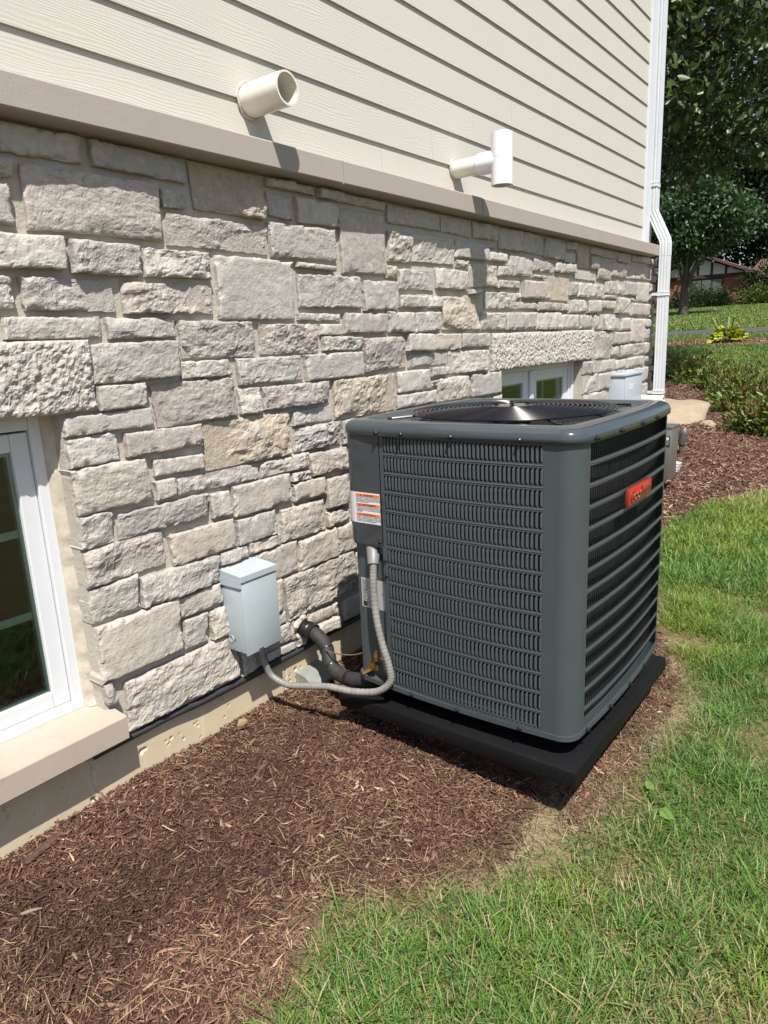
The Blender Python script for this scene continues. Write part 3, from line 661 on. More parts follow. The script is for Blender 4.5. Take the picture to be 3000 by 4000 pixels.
MB().box(4.472, 4.528, .088, .15, .33, 1.225, .003).build('mullion', M['white_vinyl'], w2)
V = []; F = []; zs = np.linspace(.303, 1.29, 60)
for i, z in enumerate(zs):
    e = 0.006 * vnoise(P3([z * 30]), 2)[0]
    V += [(1.093, .070 + e, z), (1.082 + e, .074 + e, z), (1.066, .084, z), (1.060, .098, z)]
for i in range(59):
    for j in range(3): a = i * 4 + j; F.append((a, a + 1, a + 5, a + 4))
obj('caulk_bead', V, F, M['caulk'], w1, True)
MB().box(5.165, 5.198, .075, .1, .30, 1.262, .003).build('casing', M['white_vinyl'], w2)
MB().box(3.882, 3.9, .075, .1, .30, 1.262, .003).build('casing', M['white_vinyl'], w2)

# ============================================================ AIR CONDITIONER
XN, XF, YR, YL = 1.930, 2.868, -1.282, -0.374
CXU, CYU = (XN + XF) / 2, (YR + YL) / 2
ZB, ZS, ZT = 0.165, 1.147, 1.189
BOW = 0.016
pad = tag(MB().box(PAD[0], PAD[1], PAD[2], PAD[3], PAD_Z0, PAD_Z1, .010).build('equipment_pad', M['pad'], None, True), 'black plastic equipment pad under the air conditioner', 'pad')
ac = empty('air_conditioner', (CXU, CYU, PAD_Z1), 'grey louvered air conditioner condenser with a round black top grille', 'air conditioner')
fm = MB()
for x in (XN + .12, XF - .12):
    for y in (YR + .12, YL - .12): fm.box(x - .03, x + .03, y - .03, y + .03, PAD_Z1 - .002, ZB + .004)
fm.build('foot', M['black_screw'], ac)
def rr(hx, hy, r, n=24, cx=CXU, cy=CYU, z=0):
    out = []
    for q, (sx, sy) in enumerate(((1, 1), (-1, 1), (-1, -1), (1, -1))):
        for k in range(n):
            a = math.pi / 2 * (q + k / (n - 1)); out.append((cx + sx * (hx - r) + r * math.cos(a), cy + sy * (hy - r) + r * math.sin(a), z))
        # slightly bowed side to the next corner
        nx_, ny_ = ((0, 1), (-1, 0), (0, -1), (1, 0))[q]; tx_, ty_ = ((-1, 0), (0, -1), (1, 0), (0, 1))[q]
        L = 2 * ((hx if tx_ else hy) - r); x0_, y0_, _ = out[-1]
        for k in range(1, 12):
            s_ = k / 12; b_ = BOW * (1 - (2 * s_ - 1) ** 2); out.append((x0_ + tx_ * L * s_ + nx_ * b_, y0_ + ty_ * L * s_ + ny_ * b_, z))
    return out
HX, HY = (XF - XN) / 2, (YL - YR) / 2
RC = 0.066
# base pan
mb = MB(); mb.loft([rr(HX - .03, HY - .03, RC - .02, z=ZB - .004), rr(HX - .004, HY - .004, RC, z=ZB), rr(HX + .003, HY + .003, RC, z=ZB + .002), rr(HX + .003, HY + .003, RC, z=ZB + .020), rr(HX - .01, HY - .01, RC, z=ZB + .021)], True, True, True)
mb.build('base_pan', M['ac'], ac, True)
# corner posts
def post(q, a0=0.0, a1=1.0, z0=ZB + .021, z1=ZS, ext=(0.012, 0.012)):
    sx, sy = ((1, 1), (-1, 1), (-1, -1), (1, -1))[q]; pts = []
    for k in range(15):
        a = math.pi / 2 * (q + k / 14); pts.append((CXU + sx * (HX - RC) + RC * math.cos(a), CYU + sy * (HY - RC) + RC * math.sin(a)))
    e0 = np.array(pts[0]) - (np.array(pts[1]) - np.array(pts[0])) / np.hypot(*(np.array(pts[1]) - np.array(pts[0]))) * ext[0]
    e1 = np.array(pts[-1]) + (np.array(pts[-1]) - np.array(pts[-2])) / np.hypot(*(np.array(pts[-1]) - np.array(pts[-2]))) * ext[1]
    pts = [tuple(e0)] + pts + [tuple(e1)]
    mb = MB(); mb.loft([[(x, y, z) for x, y in pts] for z in (z0, z1)], False)
    return mb.build('corner_post', M['ac'], ac, True)
post(2); post(3); post(0)
# coil behind the louvers
MB().box(XN + .035, XF - .03, YR + .03, YL - .06, ZB + .02, ZS - .01).build('condenser_coil', M['coil'], ac)
NR = 14; Z0, Z1 = 0.188, 1.143; RP = (Z1 - Z0) / NR; HS = RP * 0.79
PITCH = 0.0152
def vane_data():
    nu, nv = 5, 9; V = []; F = []
    for j in range(nv):
        v = j / (nv - 1); z = (v - .5) * HS
        e = min(v, 1 - v); s = math.sqrt(max(0, 1 - (1 - min(1, e / .16)) ** 2))
        for i in range(nu):
            u = i / (nu - 1); uu = u * (0.25 + 0.75 * s)
            V.append((uu * PITCH * 0.50, 0.0034 * s * math.sin(u * math.pi / 2 * .95), z))
    for j in range(nv - 1):
        for i in range(nu - 1):
            a = j * nu + i; F.append((a, a + 1, a + nu + 1, a + nu))
    return V, F
VV, VF = vane_data()
VME = mesh_data('louver', VV, VF, M['ac'], True)
nsep = 0
def louver_panel(org, rot, length, m0, m1, sep):
    """org: start of the panel; travel along local +x, outward local +y"""
    c, s = math.cos(rot), math.sin(rot)
    def W(x, y, z):
        y = y + BOW * (1 - (2 * x / length - 1) ** 2)
        return (org[0] + c * x - s * y, org[1] + s * x + c * y, z)
    global nsep
    n = int((length - m0 - m1) / PITCH); m1 = length - m0 - n * PITCH
    mb = MB()
    def pl(x0, x1, z0, z1):
        if x1 - x0 > .09:
            e = np.linspace(x0, x1, 15)
            for a_, b_ in zip(e[:-1], e[1:]): pl(a_, b_, z0, z1)
            return
        mb.add([W(x0, 0, z0), W(x1, 0, z0), W(x1, 0, z1), W(x0, 0, z1), W(x0, -.004, z0), W(x1, -.004, z0), W(x1, -.004, z1), W(x0, -.004, z1)], [(3, 2, 1, 0), (0, 1, 5, 4), (7, 6, 2, 3), (4, 5, 6, 7)])
    pl(0, m0, ZB + .02, ZS); pl(length - m1, length, ZB + .02, ZS)
    zc = [Z0 + RP * (k + .5) for k in range(NR)]
    b0 = [ZB + .02] + [z + HS / 2 for z in zc]; b1 = [z - HS / 2 for z in zc] + [ZS]
    for k, (a, b) in enumerate(zip(b0, b1)):
        pl(m0, length - m1, a, b)
        if 0 < k < NR:                     # pressed bead along each band
            zm = (a + b) / 2; e = np.linspace(m0, length - m1, 15)
            for x0, x1 in zip(e[:-1], e[1:]): mb.add([W(x0, .0, zm - .003), W(x1, .0, zm - .003), W(x1, .0014, zm), W(x0, .0014, zm), W(x0, 0, zm + .003), W(x1, 0, zm + .003)], [(3, 2, 1, 0), (2, 3, 4, 5)])
    p = mb.build('louver_panel', M['ac'], ac)
    rest = MB()
    for r in range(NR - 1, -1, -1):
        for k in range(n):
            if sep and nsep < 300 and k < 22:
                o = bpy.data.objects.new('louver', VME); x, y, z = W(m0 + k * PITCH + .001, .0, zc[r])
                xx = (m0 + k * PITCH) / length; o.rotation_euler = (0, 0, rot + math.atan(-4 * BOW / length * (2 * xx - 1))); link(o, p, (x, y, z)); nsep += 1
            else:
                rest.add([W(m0 + k * PITCH + .001 + a, b, zc[r] + d) for a, b, d in VV], VF)
    o = rest.build('louver', M['ac'], p, True); tag(o, kind='stuff')
    return p
louver_panel((XN - .0005, YR + RC + .006), math.pi / 2, 0.662, .036, .016, True)
louver_panel((XF - RC - .004, YR - .0005), math.pi, XF - XN - 2 * RC - .008, .006, .004, False)
louver_panel((XF + .0005, YL - RC), -math.pi / 2, YL - YR - 2 * RC, .01, .01, False)
# back side (towards the wall)
MB().box(XN + .2, XF - RC, YL - .004, YL, ZB + .02, ZS).build('back_panel', M['ac'], ac)
# control cover: rounded corner at the wall side, ends above the valves
ZC = 0.725
yj = YR + RC + .006 + .662 + .002
mb = MB(); pts = [(XN - .002, yj)]
for k in range(15):
    a = math.pi * (1 - k / 28 * 1.0); rcc = .055
    pts.append((XN - .002 + rcc + rcc * math.cos(a), YL - rcc + rcc * math.sin(a)))
pts.append((XN + .25, YL))
rings = []
for z, o in ((ZC + .002, .014), (ZC, .004), (ZC + .012, 0), (ZS, 0)):
    rings.append([(x + o, y - o * .6, z - (0.028 * min(1, max(0, (yj - y + .0) / -.10)) * 0 if z < ZS else 0)) for x, y in pts])
cv = mb.loft(rings, False).build('control_cover', M['ac_cover'], ac, True)
# lower cover lip sloping to the wall
MB().box(XN + .03, XN + .034, YL + .04 - .11, yj * 0 + YL - .02, ZB + .02, ZC + .02).build('valve_panel', M['ac'], ac)
vp = MB().box(XN + .026, XN + .032, yj + .004, YL - .035, ZB + .021, ZC + .03).box(XN + .032, XN + .25, YL - .04, YL - .036, ZB + .021, ZC + .03).build('valve_panel', M['ac'], ac)
MB().box(XN, XN + .03, yj - .001, yj + .003, ZB + .02, ZC + .01).build('panel_flange', M['ac'], ac)
# cap
prof = [(.003, ZS - .006), (.010, ZS - .004), (.011, ZS + .012), (.008, ZS + .023), (.001, ZS + .033), (-.009, ZT - .003), (-.022, ZT), (-.055, ZT + .0015), (-.060, ZT + .000), (-.066, ZT - .009), (-.072, ZT - .011)]
rings = [rr(HX + o, HY + o, RC + o * .8 if o > -.04 else max(.05, RC - .03), z=z) for o, z in prof]
ring = []
RG = 0.388
base = rings[-1]
for (x, y, z) in base:
    a = math.atan2(y - CYU, x - CXU); ring.append((CXU + RG * math.cos(a), CYU + RG * math.sin(a), ZT - .012))
rings.append([(CXU + max(abs(0), 1) * (x - CXU) if False else x, y, z) for x, y, z in ring])
ring2 = [(CXU + (x - CXU) * .985, CYU + (y - CYU) * .985, ZT - .05) for x, y, z in ring]
rings.append(ring2)
# keep the circle inside the square recess
lim = HX - .074
rings[-2] = [(CXU + np.clip(x - CXU, -lim, lim), CYU + np.clip(y - CYU, -lim, lim), z) for x, y, z in rings[-2]]
rings[-1] = [(CXU + np.clip(x - CXU, -lim, lim), CYU + np.clip(y - CYU, -lim, lim), z) for x, y, z in rings[-1]]
cap = MB().loft(rings, True).build('top_cap', M['ac_cap'], ac, True, 0.9) if False else obj('top_cap', [p for r in rings for p in r], MB().loft(rings, True).f, M['ac_cap'], ac, True)
# grille
gmb = MB()
NRING = 18
for k in range(NRING):
    r = 0.086 + k * (0.380 - 0.086) / (NRING - 1); z = ZT + .018 - 0.015 * (r / .38) ** 2
    gmb.tube([(CXU + r * math.cos(a), CYU + r * math.sin(a), z) for a in np.linspace(0, 2 * math.pi, 73)[:-1]], .0030, 6, closed=True)
for q in range(4):
    a = math.pi / 4 + q * math.pi / 2
    ca, sa = math.cos(a), math.sin(a)
    gmb.tube([(CXU + r * ca, CYU + r * sa, ZT + .006 - .008 * (r / .38) ** 2) for r in (.06, .2, .30, .37, .40, .47)], .0045, 6)
gr = gmb.build('fan_grille', M['black_wire'], ac, True)
mb = MB(); mb.loft([[(CXU + r * math.cos(a), CYU + r * math.sin(a), z) for a in np.linspace(0, 2 * math.pi, 41)[:-1]] for r, z in ((.078, ZT + .010), (.080, ZT + .016), (.075, ZT + .0175), (.03, ZT + .0175))], True, False, True)
mb.build('centre_plate', M['plate'], ac, True)
for q in range(4):
    a = .5 + q * math.pi / 2; x, y = CXU + .058 * math.cos(a), CYU + .058 * math.sin(a)
    MB().tube([(x, y, ZT + .016), (x, y, ZT + .030)], .006, 8).tube([(x, y, ZT + .016), (x, y, ZT + .021)], .011, 8).build('bolt', M['black_screw'], ac, True)
    a = math.pi / 4 + q * math.pi / 2; x, y = CXU + .468 * math.cos(a), CYU + .468 * math.sin(a)
    MB().tube([(x, y, ZT - .02), (x, y, ZT - .002)], .009, 8).build('bolt', M['black_screw'], ac, True)
# fan under the grille
fb = MB(); fb.tube([(CXU, CYU, 1.02), (CXU, CYU, 1.15)], .07, 20)
for q in range(3):
    a0 = q * 2.094; V = []; F = []
    for i in range(6):
        for j in range(2):
            r = .07 + i * .058; a = a0 + (j - .5) * (.9 - i * .02); V.append((CXU + r * math.cos(a), CYU + r * math.sin(a), 1.06 + j * .06))
    for i in range(5): F.append((2 * i, 2 * i + 1, 2 * i + 3, 2 * i + 2))
    fb.add(V, F)
fb.build('fan', M['coil'], ac)
# screws
def screw(x, y, z, ax):
    d = Vector(ax) * .006
    p = Vector((x, y, z)); MB().tube([p - d * .5, p + d * .4, p + d], [.0085, .0085, .005], 8).tube([p + d * .9, p + d * 2.0], .004, 6).build('screw', M['black_screw'], ac, True)
for y in (-.55, -.66, -.86, -1.10): screw(XN - .011 - BOW * (1 - ((y - CYU) / (HY - RC)) ** 2), y, ZS + .004, (-1, 0, 0))
for x in (2.03, 2.22, 2.42, 2.60): screw(x, YR - .011 - BOW * (1 - ((x - CXU) / (HX - RC)) ** 2), ZS + .004, (0, -1, 0))
for y in (-.66, -.86, -1.10): screw(XN - .004 - BOW * (1 - ((y - CYU) / (HY - RC)) ** 2), y, ZB + .012, (-1, 0, 0))
for x in (2.03, 2.22, 2.42, 2.6): screw(x, YR - .004 - BOW * (1 - ((x - CXU) / (HX - RC)) ** 2), ZB + .012, (0, -1, 0))
screw(XN - .002, yj + .012, ZC + .022, (-1, 0, 0)); screw(XN, yj - .01, .62, (-1, 0, 0)); screw(XN, yj - .008, .68, (-1, 0, 0))
# text helper: built-in font turned into a mesh, x along 'right', y along 'up'
def text_mesh(s, size, ext=0.0, bold=0.0, align='LEFT'):
    cu = bpy.data.curves.new('txt', 'FONT'); cu.body = s; cu.size = size; cu.extrude = ext; cu.offset = bold; cu.align_x = align; cu.resolution_u = 3
    o = bpy.data.objects.new('txt', cu); COL.objects.link(o); bpy.context.view_layer.update()
    dg = bpy.context.evaluated_depsgraph_get(); me = o.evaluated_get(dg).to_mesh()
    V = np.array([v.co[:] for v in me.vertices]) if len(me.vertices) else np.zeros((0, 3)); F = [list(p.vertices) for p in me.polygons]
    o.evaluated_get(dg).to_mesh_clear(); bpy.data.objects.remove(o); bpy.data.curves.remove(cu)
    return V, F
def place(V, org, right, up, nrm):
    return np.asarray(org)[None] + V[:, :1] * np.asarray(right)[None] + V[:, 1:2] * np.asarray(up)[None] + V[:, 2:3] * np.asarray(nrm)[None]
# badge on the right face
bx0, bx1, bz0, bz1, by = 2.285, 2.53, 0.884, 0.947, YR - .009 - BOW
bd = MB().box(bx0, bx1, by - .007, by + .006, bz0, bz1, .004).build('badge', M['red_edge'], ac, True)
MB().box(bx0 + .004, bx1 - .004, by - .0095, by - .006, bz0 + .004, bz1 - .004, .0015).build('badge_face', M['red'], bd, True)
V, F = text_mesh('Goodman', .058, .0022, .0011, 'CENTER')
V[:, 0] *= .93
obj('lettering', place(V, ((bx0 + bx1) / 2, by - .0105, bz0 + .0115), (1, 0, 0), (0, 0, 1), (0, -1, 0)), F, M['letter'], bd)
# warning label on the cover (wraps round the corner)
lz0, lz1 = 0.812, 0.928; ly0, ly1 = yj + .004, YL - .055
xl = XN - .0030
lab = MB().add([(xl, ly0, lz0), (xl, ly1, lz0), (xl, ly1, lz1), (xl, ly0, lz1)], [(0, 3, 2, 1)])
arc = [(XN - .002 + .055 - .0560 * math.cos(a), YL - .055 + .0560 * math.sin(a)) for a in np.linspace(0.0, 1.15, 9)]
lab.loft([[(x, y, z) for x, y in arc] for z in (lz0, lz1)], False)
lab = lab.build('warning_label', M['sticker'], cv, True)
LR, LU, LN = (0, -1, 0), (0, 0, 1), (-1, 0, 0)
xo = xl - .0006
ow = MB(); tx = MB()
body = ["RISK OF ELECTRIC SHOCK CAN CAUSE INJURY OR DEATH.\nDISCONNECT ALL REMOTE ELECTRIC POWER SUPPLIES\nBEFORE SERVICING. THIS COMPARTMENT MUST BE CLOSED\nEXCEPT WHEN SERVICING.",
        "DANGER DE CHOC ELECTRIQUE OU DE MORT. COUPEZ TOUT\nLE COURANT AVANT TOUT ENTRETIEN OU REPARATION. LE\nCOMPARTIMENT DOIT RESTER FERME SAUF PENDANT\nL'ENTRETIEN.",
        "PELIGRO DE CHOQUE ELECTRICO O MUERTE. DESCONECTE\nTODAS LAS FUENTES DE ENERGIA ELECTRICA ANTES DE\nDAR SERVICIO. EL COMPARTIMENTO DEBE CERRARSE,\nEXCEPTO DURANTE EL MANTENIMIENTO."]
head = ['\u26A0WARNING', 'AVERTISSEMENT', 'ADVERTENCIA']
for k in range(3):
    zt = lz1 - .005 - k * .0365
    ow.box(xo, xo + .0005, ly0 + .002, ly1 - .002, zt - .010, zt)
    V, F = text_mesh(head[k].replace('\u26A0', ''), .0095, 0, .0002, 'CENTER'); tx.add(place(V, (xo - .0003, (ly0 + ly1) / 2 - .004, zt - .0083), LR, LU, LN), F)
    yc = (ly0 + ly1) / 2 + .034 + .008 * (k > 0); tx.add([(xo - .0003, yc, zt - .0085), (xo - .0003, yc - .008, zt - .0085), (xo - .0003, yc - .004, zt - .0015)], [(0, 1, 2)])
    V, F = text_mesh(body[k], .0056, 0, .00008); V[:, 0] *= .86; V[:, 1] *= 1.0
    tx.add(place(V, (xo - .0003, ly1 - .003, zt - .0155), LR, LU, LN), F)
ow.build('orange_bar', M['orange'], lab); tx.build('lettering', M['ink'], lab)
# rating plate low on the valve panel
rx = XN + .0245
rp = MB().add([(rx, yj + .012, .465), (rx, YL - .037, .465), (rx, YL - .037, .585), (rx, yj + .012, .585)], [(0, 3, 2, 1)]).build('rating_plate', M['silver_label'], vp)
tl = MB(); R_ = np.random.default_rng(3)
for k in range(15):
    z = .577 - k * .0072; a = YL - .044; 
    for j in range(3):
        w = R_.uniform(.008, .026); tl.box(rx - .0006, rx - .0002, a - w, a, z - .0022, z); a -= w + .006
        if a < yj + .035: break
tl.box(rx - .0006, rx - .0002, YL - .062, YL - .044, .470, .490)
tl.build('print_block', M['ink'], rp)

# ============================================================ THINGS ON THE WALL
def ringpts(c, r, n, ax):
    out = []
    for k in range(n):
        a = 2 * math.pi * k / n; p = [math.cos(a) * r, math.sin(a) * r]
        out.append((c[0] + p[0], c[1], c[2] + p[1]) if ax == 'y' else (c[0] + p[0], c[1] + p[1], c[2]))
    return out
def hollow(mb, c0, c1, ro, ri, ax, n=40, both=False, depth=.12):
    rings = [ringpts(c0, ri if both else ro * .5, n, ax), ringpts(c0, ro, n, ax), ringpts(c1, ro, n, ax), ringpts(c1, ro - .0005, n, ax), ringpts(c1, ri, n, ax)]
    c2 = tuple(a + (b - a) * (1 if both else depth) for a, b in zip(c1, c0)) if both else tuple(b + (a - b) * .9 for a, b in zip(c0, c1))
    rings.append(ringpts(c2, ri, n, ax))
    mb.loft(rings, True, False, not both)
PR = 0.0565
p1 = empty('vent_pipe', (1.988, .03, 2.338), 'cream plastic vent pipe with an open end, nearer the camera', 'pipe')
mb = MB(); hollow(mb, (1.988, .04, 2.338), (1.988, -.172, 2.338), PR, PR - .007, 'y'); mb.build('pipe', M['pvc'], p1, True)
cb = MB(); R_ = np.random.default_rng(1)
cb.tube([(1.988 + (PR + .004) * math.cos(a), .021 + .002 * math.sin(5 * a), 2.338 + (PR + .004) * math.sin(a)) for a in np.linspace(0, 2 * math.pi, 49)[:-1]], [(.0058 + .0015 * math.sin(3 * a + 1) + .001 * math.sin(11 * a)) for a in np.linspace(0, 2 * math.pi, 49)[:-1]], 8, closed=True)
cb.build('caulk_ring', M['caulk'], p1, True)
p2 = empty('vent_tee', (3.424, .03, 2.322), 'white plastic tee vent with a vertical open pipe, beyond the open pipe', 'pipe')
PX, PZ = 3.424, 2.322
mb = MB(); mb.loft([ringpts((PX, y, PZ), r, 36, 'y') for y, r in ((.04, .0445), (-.155, .0445))], True); mb.build('pipe', M['pvc'], p2, True)
mb = MB(); mb.loft([ringpts((PX, y, PZ), r, 36, 'y') for y, r in ((-.125, .045), (-.126, .0525), (-.20, .0535), (-.235, .05))], True)
mb.build('tee_socket', M['pvc_white'], p2, True)
mb = MB(); hollow(mb, (PX, -.252, PZ - .118), (PX, -.252, PZ + .012), .0545, .047, 'z', 40, True)
mb.build('tee_lower_pipe', M['pvc_white'], p2, True)
mb = MB(); hollow(mb, (PX, -.252, PZ + .013), (PX, -.252, PZ + .125), .0545, .047, 'z', 40, True)
mb.loft([ringpts((PX, -.252, PZ + .123), r, 36, 'z') for r in (.054, .02)], True, False, True)
mb.build('tee_upper_pipe', M['pvc_white'], p2, True)
cb = MB(); cb.tube([(PX + .049 * math.cos(a), .021, PZ + .049 * math.sin(a)) for a in np.linspace(0, 2 * math.pi, 41)[:-1]], [(.0058 + .002 * math.sin(2 * a + 2)) for a in np.linspace(0, 2 * math.pi, 41)[:-1]], 8, closed=True)
cb.build('caulk_ring', M['caulk'], p2, True)

# disconnect box
db = empty('disconnect_box', (1.70, -.05, .31), 'pale grey electrical disconnect box mounted on the stone', 'electrical box')
bx0, bx1, bz0, bz1, byf = 1.616, 1.797, .312, .622, -.108
MB().box(bx0 + .003, bx1 - .003, byf + .008, .02, bz0 + .006, bz1, .002).build('housing', M['box_grey'], db, True)
MB().box(bx0, bx1, byf - .001, byf + .006, bz0, bz1 - .004, .0015).build('front_cover', M['box_grey'], db, True)
mb = MB(); mb.loft([[(bx0 - .003, y, z) for y, z in ((.02, bz1 - .006), (byf - .006, bz1 - .012), (byf - .006, bz1 + .010), (.02, bz1 + .024))], [(bx1 + .003, y, z) for y, z in ((.02, bz1 - .006), (byf - .006, bz1 - .012), (byf - .006, bz1 + .010), (.02, bz1 + .024))]], True, True, True)
lid = mb.build('rain_cap', M['box_grey'], db)
mb = MB(); mb.box(bx0 - .0035, bx0 - .002, byf - .004, .02, bz1 - .036, bz1 - .004).build('cap_flange', M['box_grey'], lid)
for (y, z) in ((-.088, bz1 - .022), (-.058, bz1 - .025), (-.02, bz1 - .026), (-.045, .372), (-.075, .326), (-.03, .330)):
    MB().tube([(bx0 - .003, y, z), (bx0 + .0005, y, z)], [.003, .0042], 8).build('rivet', M['steel'], db, True)
MB().tube([(bx0 + .001, -.022 + .013 * math.cos(a), .366 + .013 * math.sin(a)) for a in np.linspace(0, 2 * math.pi, 25)[:-1]], .0016, 5, closed=True).build('knockout', M['box_grey'], db, True)
MB().box(bx0 + .06, bx0 + .085, byf - .0018, byf, bz0 + .003, bz0 + .009).build('latch_slot', M['ink'], db)
# flexible conduit from the box to the unit
cpts = [(1.735, -.045, .325), (1.742, -.046, .25), (1.755, -.046, .205), (1.772, -.062, .150), (1.79, -.135, .123), (1.81, -.234, .137), (1.83, -.323, .150), (1.855, -.422, .147), (1.88, -.525, .166), (1.893, -.578, .215), (1.897, -.574, .271), (1.898, -.549, .345), (1.90, -.525, .434), (1.905, -.511, .528), (1.910, -.508, .615), (1.922, -.503, .672), (1.945, -.478, .700)]
sp_ = spline(cpts, 22); rad = [.0134 + .0004 * (1 if (i // 2) % 2 else -1) * (1 if i > 40 else 0.0) for i in range(len(sp_))]
cd = MB().tube(sp_, rad, 14).build('flexible_conduit', M['conduit'], None, True, 1.2); tag(cd, 'grey ribbed flexible conduit looping from box to air conditioner', 'conduit')
MB().tube([(1.918, -.504, .660), (1.933, -.495, .690), (1.955, -.475, .710), (1.97, -.46, .722)], [.021, .024, .024, .024], 14).build('fitting', plain('grey_fitting', (0.17, 0.17, 0.175), 0.45, var=0.1), cd, True)
MB().tube([(1.735, -.045, .325), (1.736, -.045, .285)], [.022, .021], 14).build('fitting', M['tape'], cd, True)
# insulated line set
lp = spline([(2.03, .04, .258), (2.03, -.02, .252), (2.03, -.068, .244), (2.03, -.118, .212), (2.02, -.148, .173), (2.0, -.180, .137), (1.99, -.232, .112), (1.98, -.316, .114), (1.98, -.395, .134), (1.992, -.445, .158), (2.01, -.47, .185)], 10)
ls = MB().tube(lp[14:], [.0305 + .0012 * math.sin(i * .9) for i in range(len(lp) - 14)], 18).build('line_set', M['foam'], None, True, 1.5); tag(ls, 'black foam insulated refrigerant line running from wall to unit', 'pipe')
tp = MB(); tp.tube(lp[:20], [.034 + .006 * abs(math.sin(i * 1.7)) * (1 if i > 5 else .5) for i in range(20)], 14); tp.build('tape_wrap', M['tape'], ls, True, 1.0)
for i in (34, 50, 66, 84): MB().tube(lp[i:i + 3], [.031, .0325, .031], 18).build('tape_band', M['tape'], ls, True)
fo_ = MB(); fo_.tube([(2.027 + .040 * math.cos(a) * (1 + .15 * math.sin(3 * a)), .004 + .006 * math.sin(4 * a), .258 + .045 * math.sin(a)) for a in np.linspace(0, 2 * math.pi, 33)[:-1]], [.010 + .005 * math.sin(5 * a + 1) for a in np.linspace(0, 2 * math.pi, 33)[:-1]], 8, closed=True)
fo_.build('foam_sealant', M['caulk'], ls, True)
w_ = MB().tube(spline([(2.01, -.13, .195), (1.985, -.20, .205), (1.975, -.30, .222), (1.97, -.38, .252), (1.965, -.44, .30)], 8), .0028, 6).build('control_wire', M['copper'], None, True); tag(w_, 'thin brown control wire strung between line set and unit', 'wire')
# service valves
vl = empty('service_valves', (1.99, -.455, .17), 'small brass service valves at the base of the unit', 'valve')
MB().tube([(1.965, -.462, .205), (1.965, -.462, .262)], .013, 10).tube([(1.965, -.462, .235), (1.925, -.472, .242)], .011, 10).tube([(1.925, -.472, .242), (1.912, -.475, .244)], .016, 6).build('valve_body', M['brass'], vl, True)
MB().tube([(1.96, -.435, .20), (1.925, -.415, .192)], .010, 8).build('valve_port', M['brass'], vl, True)
MB().tube([(1.965, -.462, .262), (1.955, -.472, .292)], [.014, .008], 8).build('valve_stem', M['brass'], vl, True)
MB().box(1.965, 1.975, -.43, -.40, .205, .218).build('tag', M['sticker'], vl)
# galvanised bracket on the footing
gb = MB(); gb.loft([[(x, y, z) for y, z in ((.03, .055), (-.035, .045), (-.075, .005), (-.075, -.06), (.03, -.06))] for x in (1.985, 2.16)], True, True, True)
gbo = gb.build('cable_trough', plain('weathered_grey_metal', (0.22, 0.235, 0.215), 0.6, var=0.15), None); tag(gbo, 'weathered grey metal trough against the foundation below the line set', 'trough')
MB().tube([(1.986, -.045, .008), (1.980, -.045, .008)], .006, 8).build('screw', M['steel'], gbo, True)

# downspout
def dsec(c, t, hx, hy):
    """ribbed rectangular section at c, path direction t in the YZ plane"""
    ty, tz = t; l = math.hypot(ty, tz); ty /= l; tz /= l
    ny, nz = tz, -ty
    prof = []
    def side(p0, p1, n, nrm):
        for k in range(n):
            q = k / n; a = p0[0] + (p1[0] - p0[0]) * q; b = p0[1] + (p1[1] - p0[1]) * q
            r = 0.0022 * max(0, math.cos(q * 2 * math.pi * 3) * -1) if 0.05 < q < .95 else 0
            prof.append((a - nrm[0] * r, b - nrm[1] * r))
    side((-hx, -hy), (hx, -hy), 18, (0, -1)); side((hx, -hy), (hx, hy), 4, (0, 0)); side((hx, hy), (-hx, hy), 4, (0, 0)); side((-hx, hy), (-hx, -hy), 18, (-1, 0))
    return [(c[0] + a, c[1] + b * ny, c[2] + b * nz) for a, b in prof]
DX = 6.78; YU, YD = .038 - .02, -.108
ds = empty('downspout', (DX, -.1, .3), 'white ribbed metal downspout bending over the ledge at the house corner', 'downspout')
def dpart(pts, hx, hy, nm='downspout_pipe'):
    rings = []
    for i, p in enumerate(pts):
        a = pts[max(0, i - 1)]; b = pts[min(len(pts) - 1, i + 1)]
        rings.append(dsec((DX, p[0], p[1]), (b[0] - a[0], b[1] - a[1]), hx, hy))
    return MB().loft(rings, True, True, True).build(nm, M['white_metal'], ds)
dpart([(YU, 5.0), (YU, 2.60)], .049, .038)
dpart([(YU, 2.64), (YU, 2.50), (YU - .006, 2.472), (YD + .006, 2.238), (YD, 2.205), (YD, 2.10)], .050, .0395, 'elbow')
dpart([(YD, 2.12), (YD, .32)], .049, .038)
dpart([(YD, .36), (YD, .28), (YD - .05, .235), (YD - .22, .20)], .050, .039, 'elbow')
for (yy, z) in ((YU, 2.70), (YD, 1.775), (YD, .90)):
    MB().box(DX - .054, DX + .054, yy - .042, yy + .042, z - .016, z + .016, .003).box(DX - .056, DX + .056, yy - .044, yy + .044, z - .017, z - .011, .002).box(DX - .056, DX + .056, yy - .044, yy + .044, z + .011, z + .017, .002).box(DX - .054, DX - .045, yy + .04, yy + .09, z - .012, z + .012).build('strap', M['white_metal'], ds)
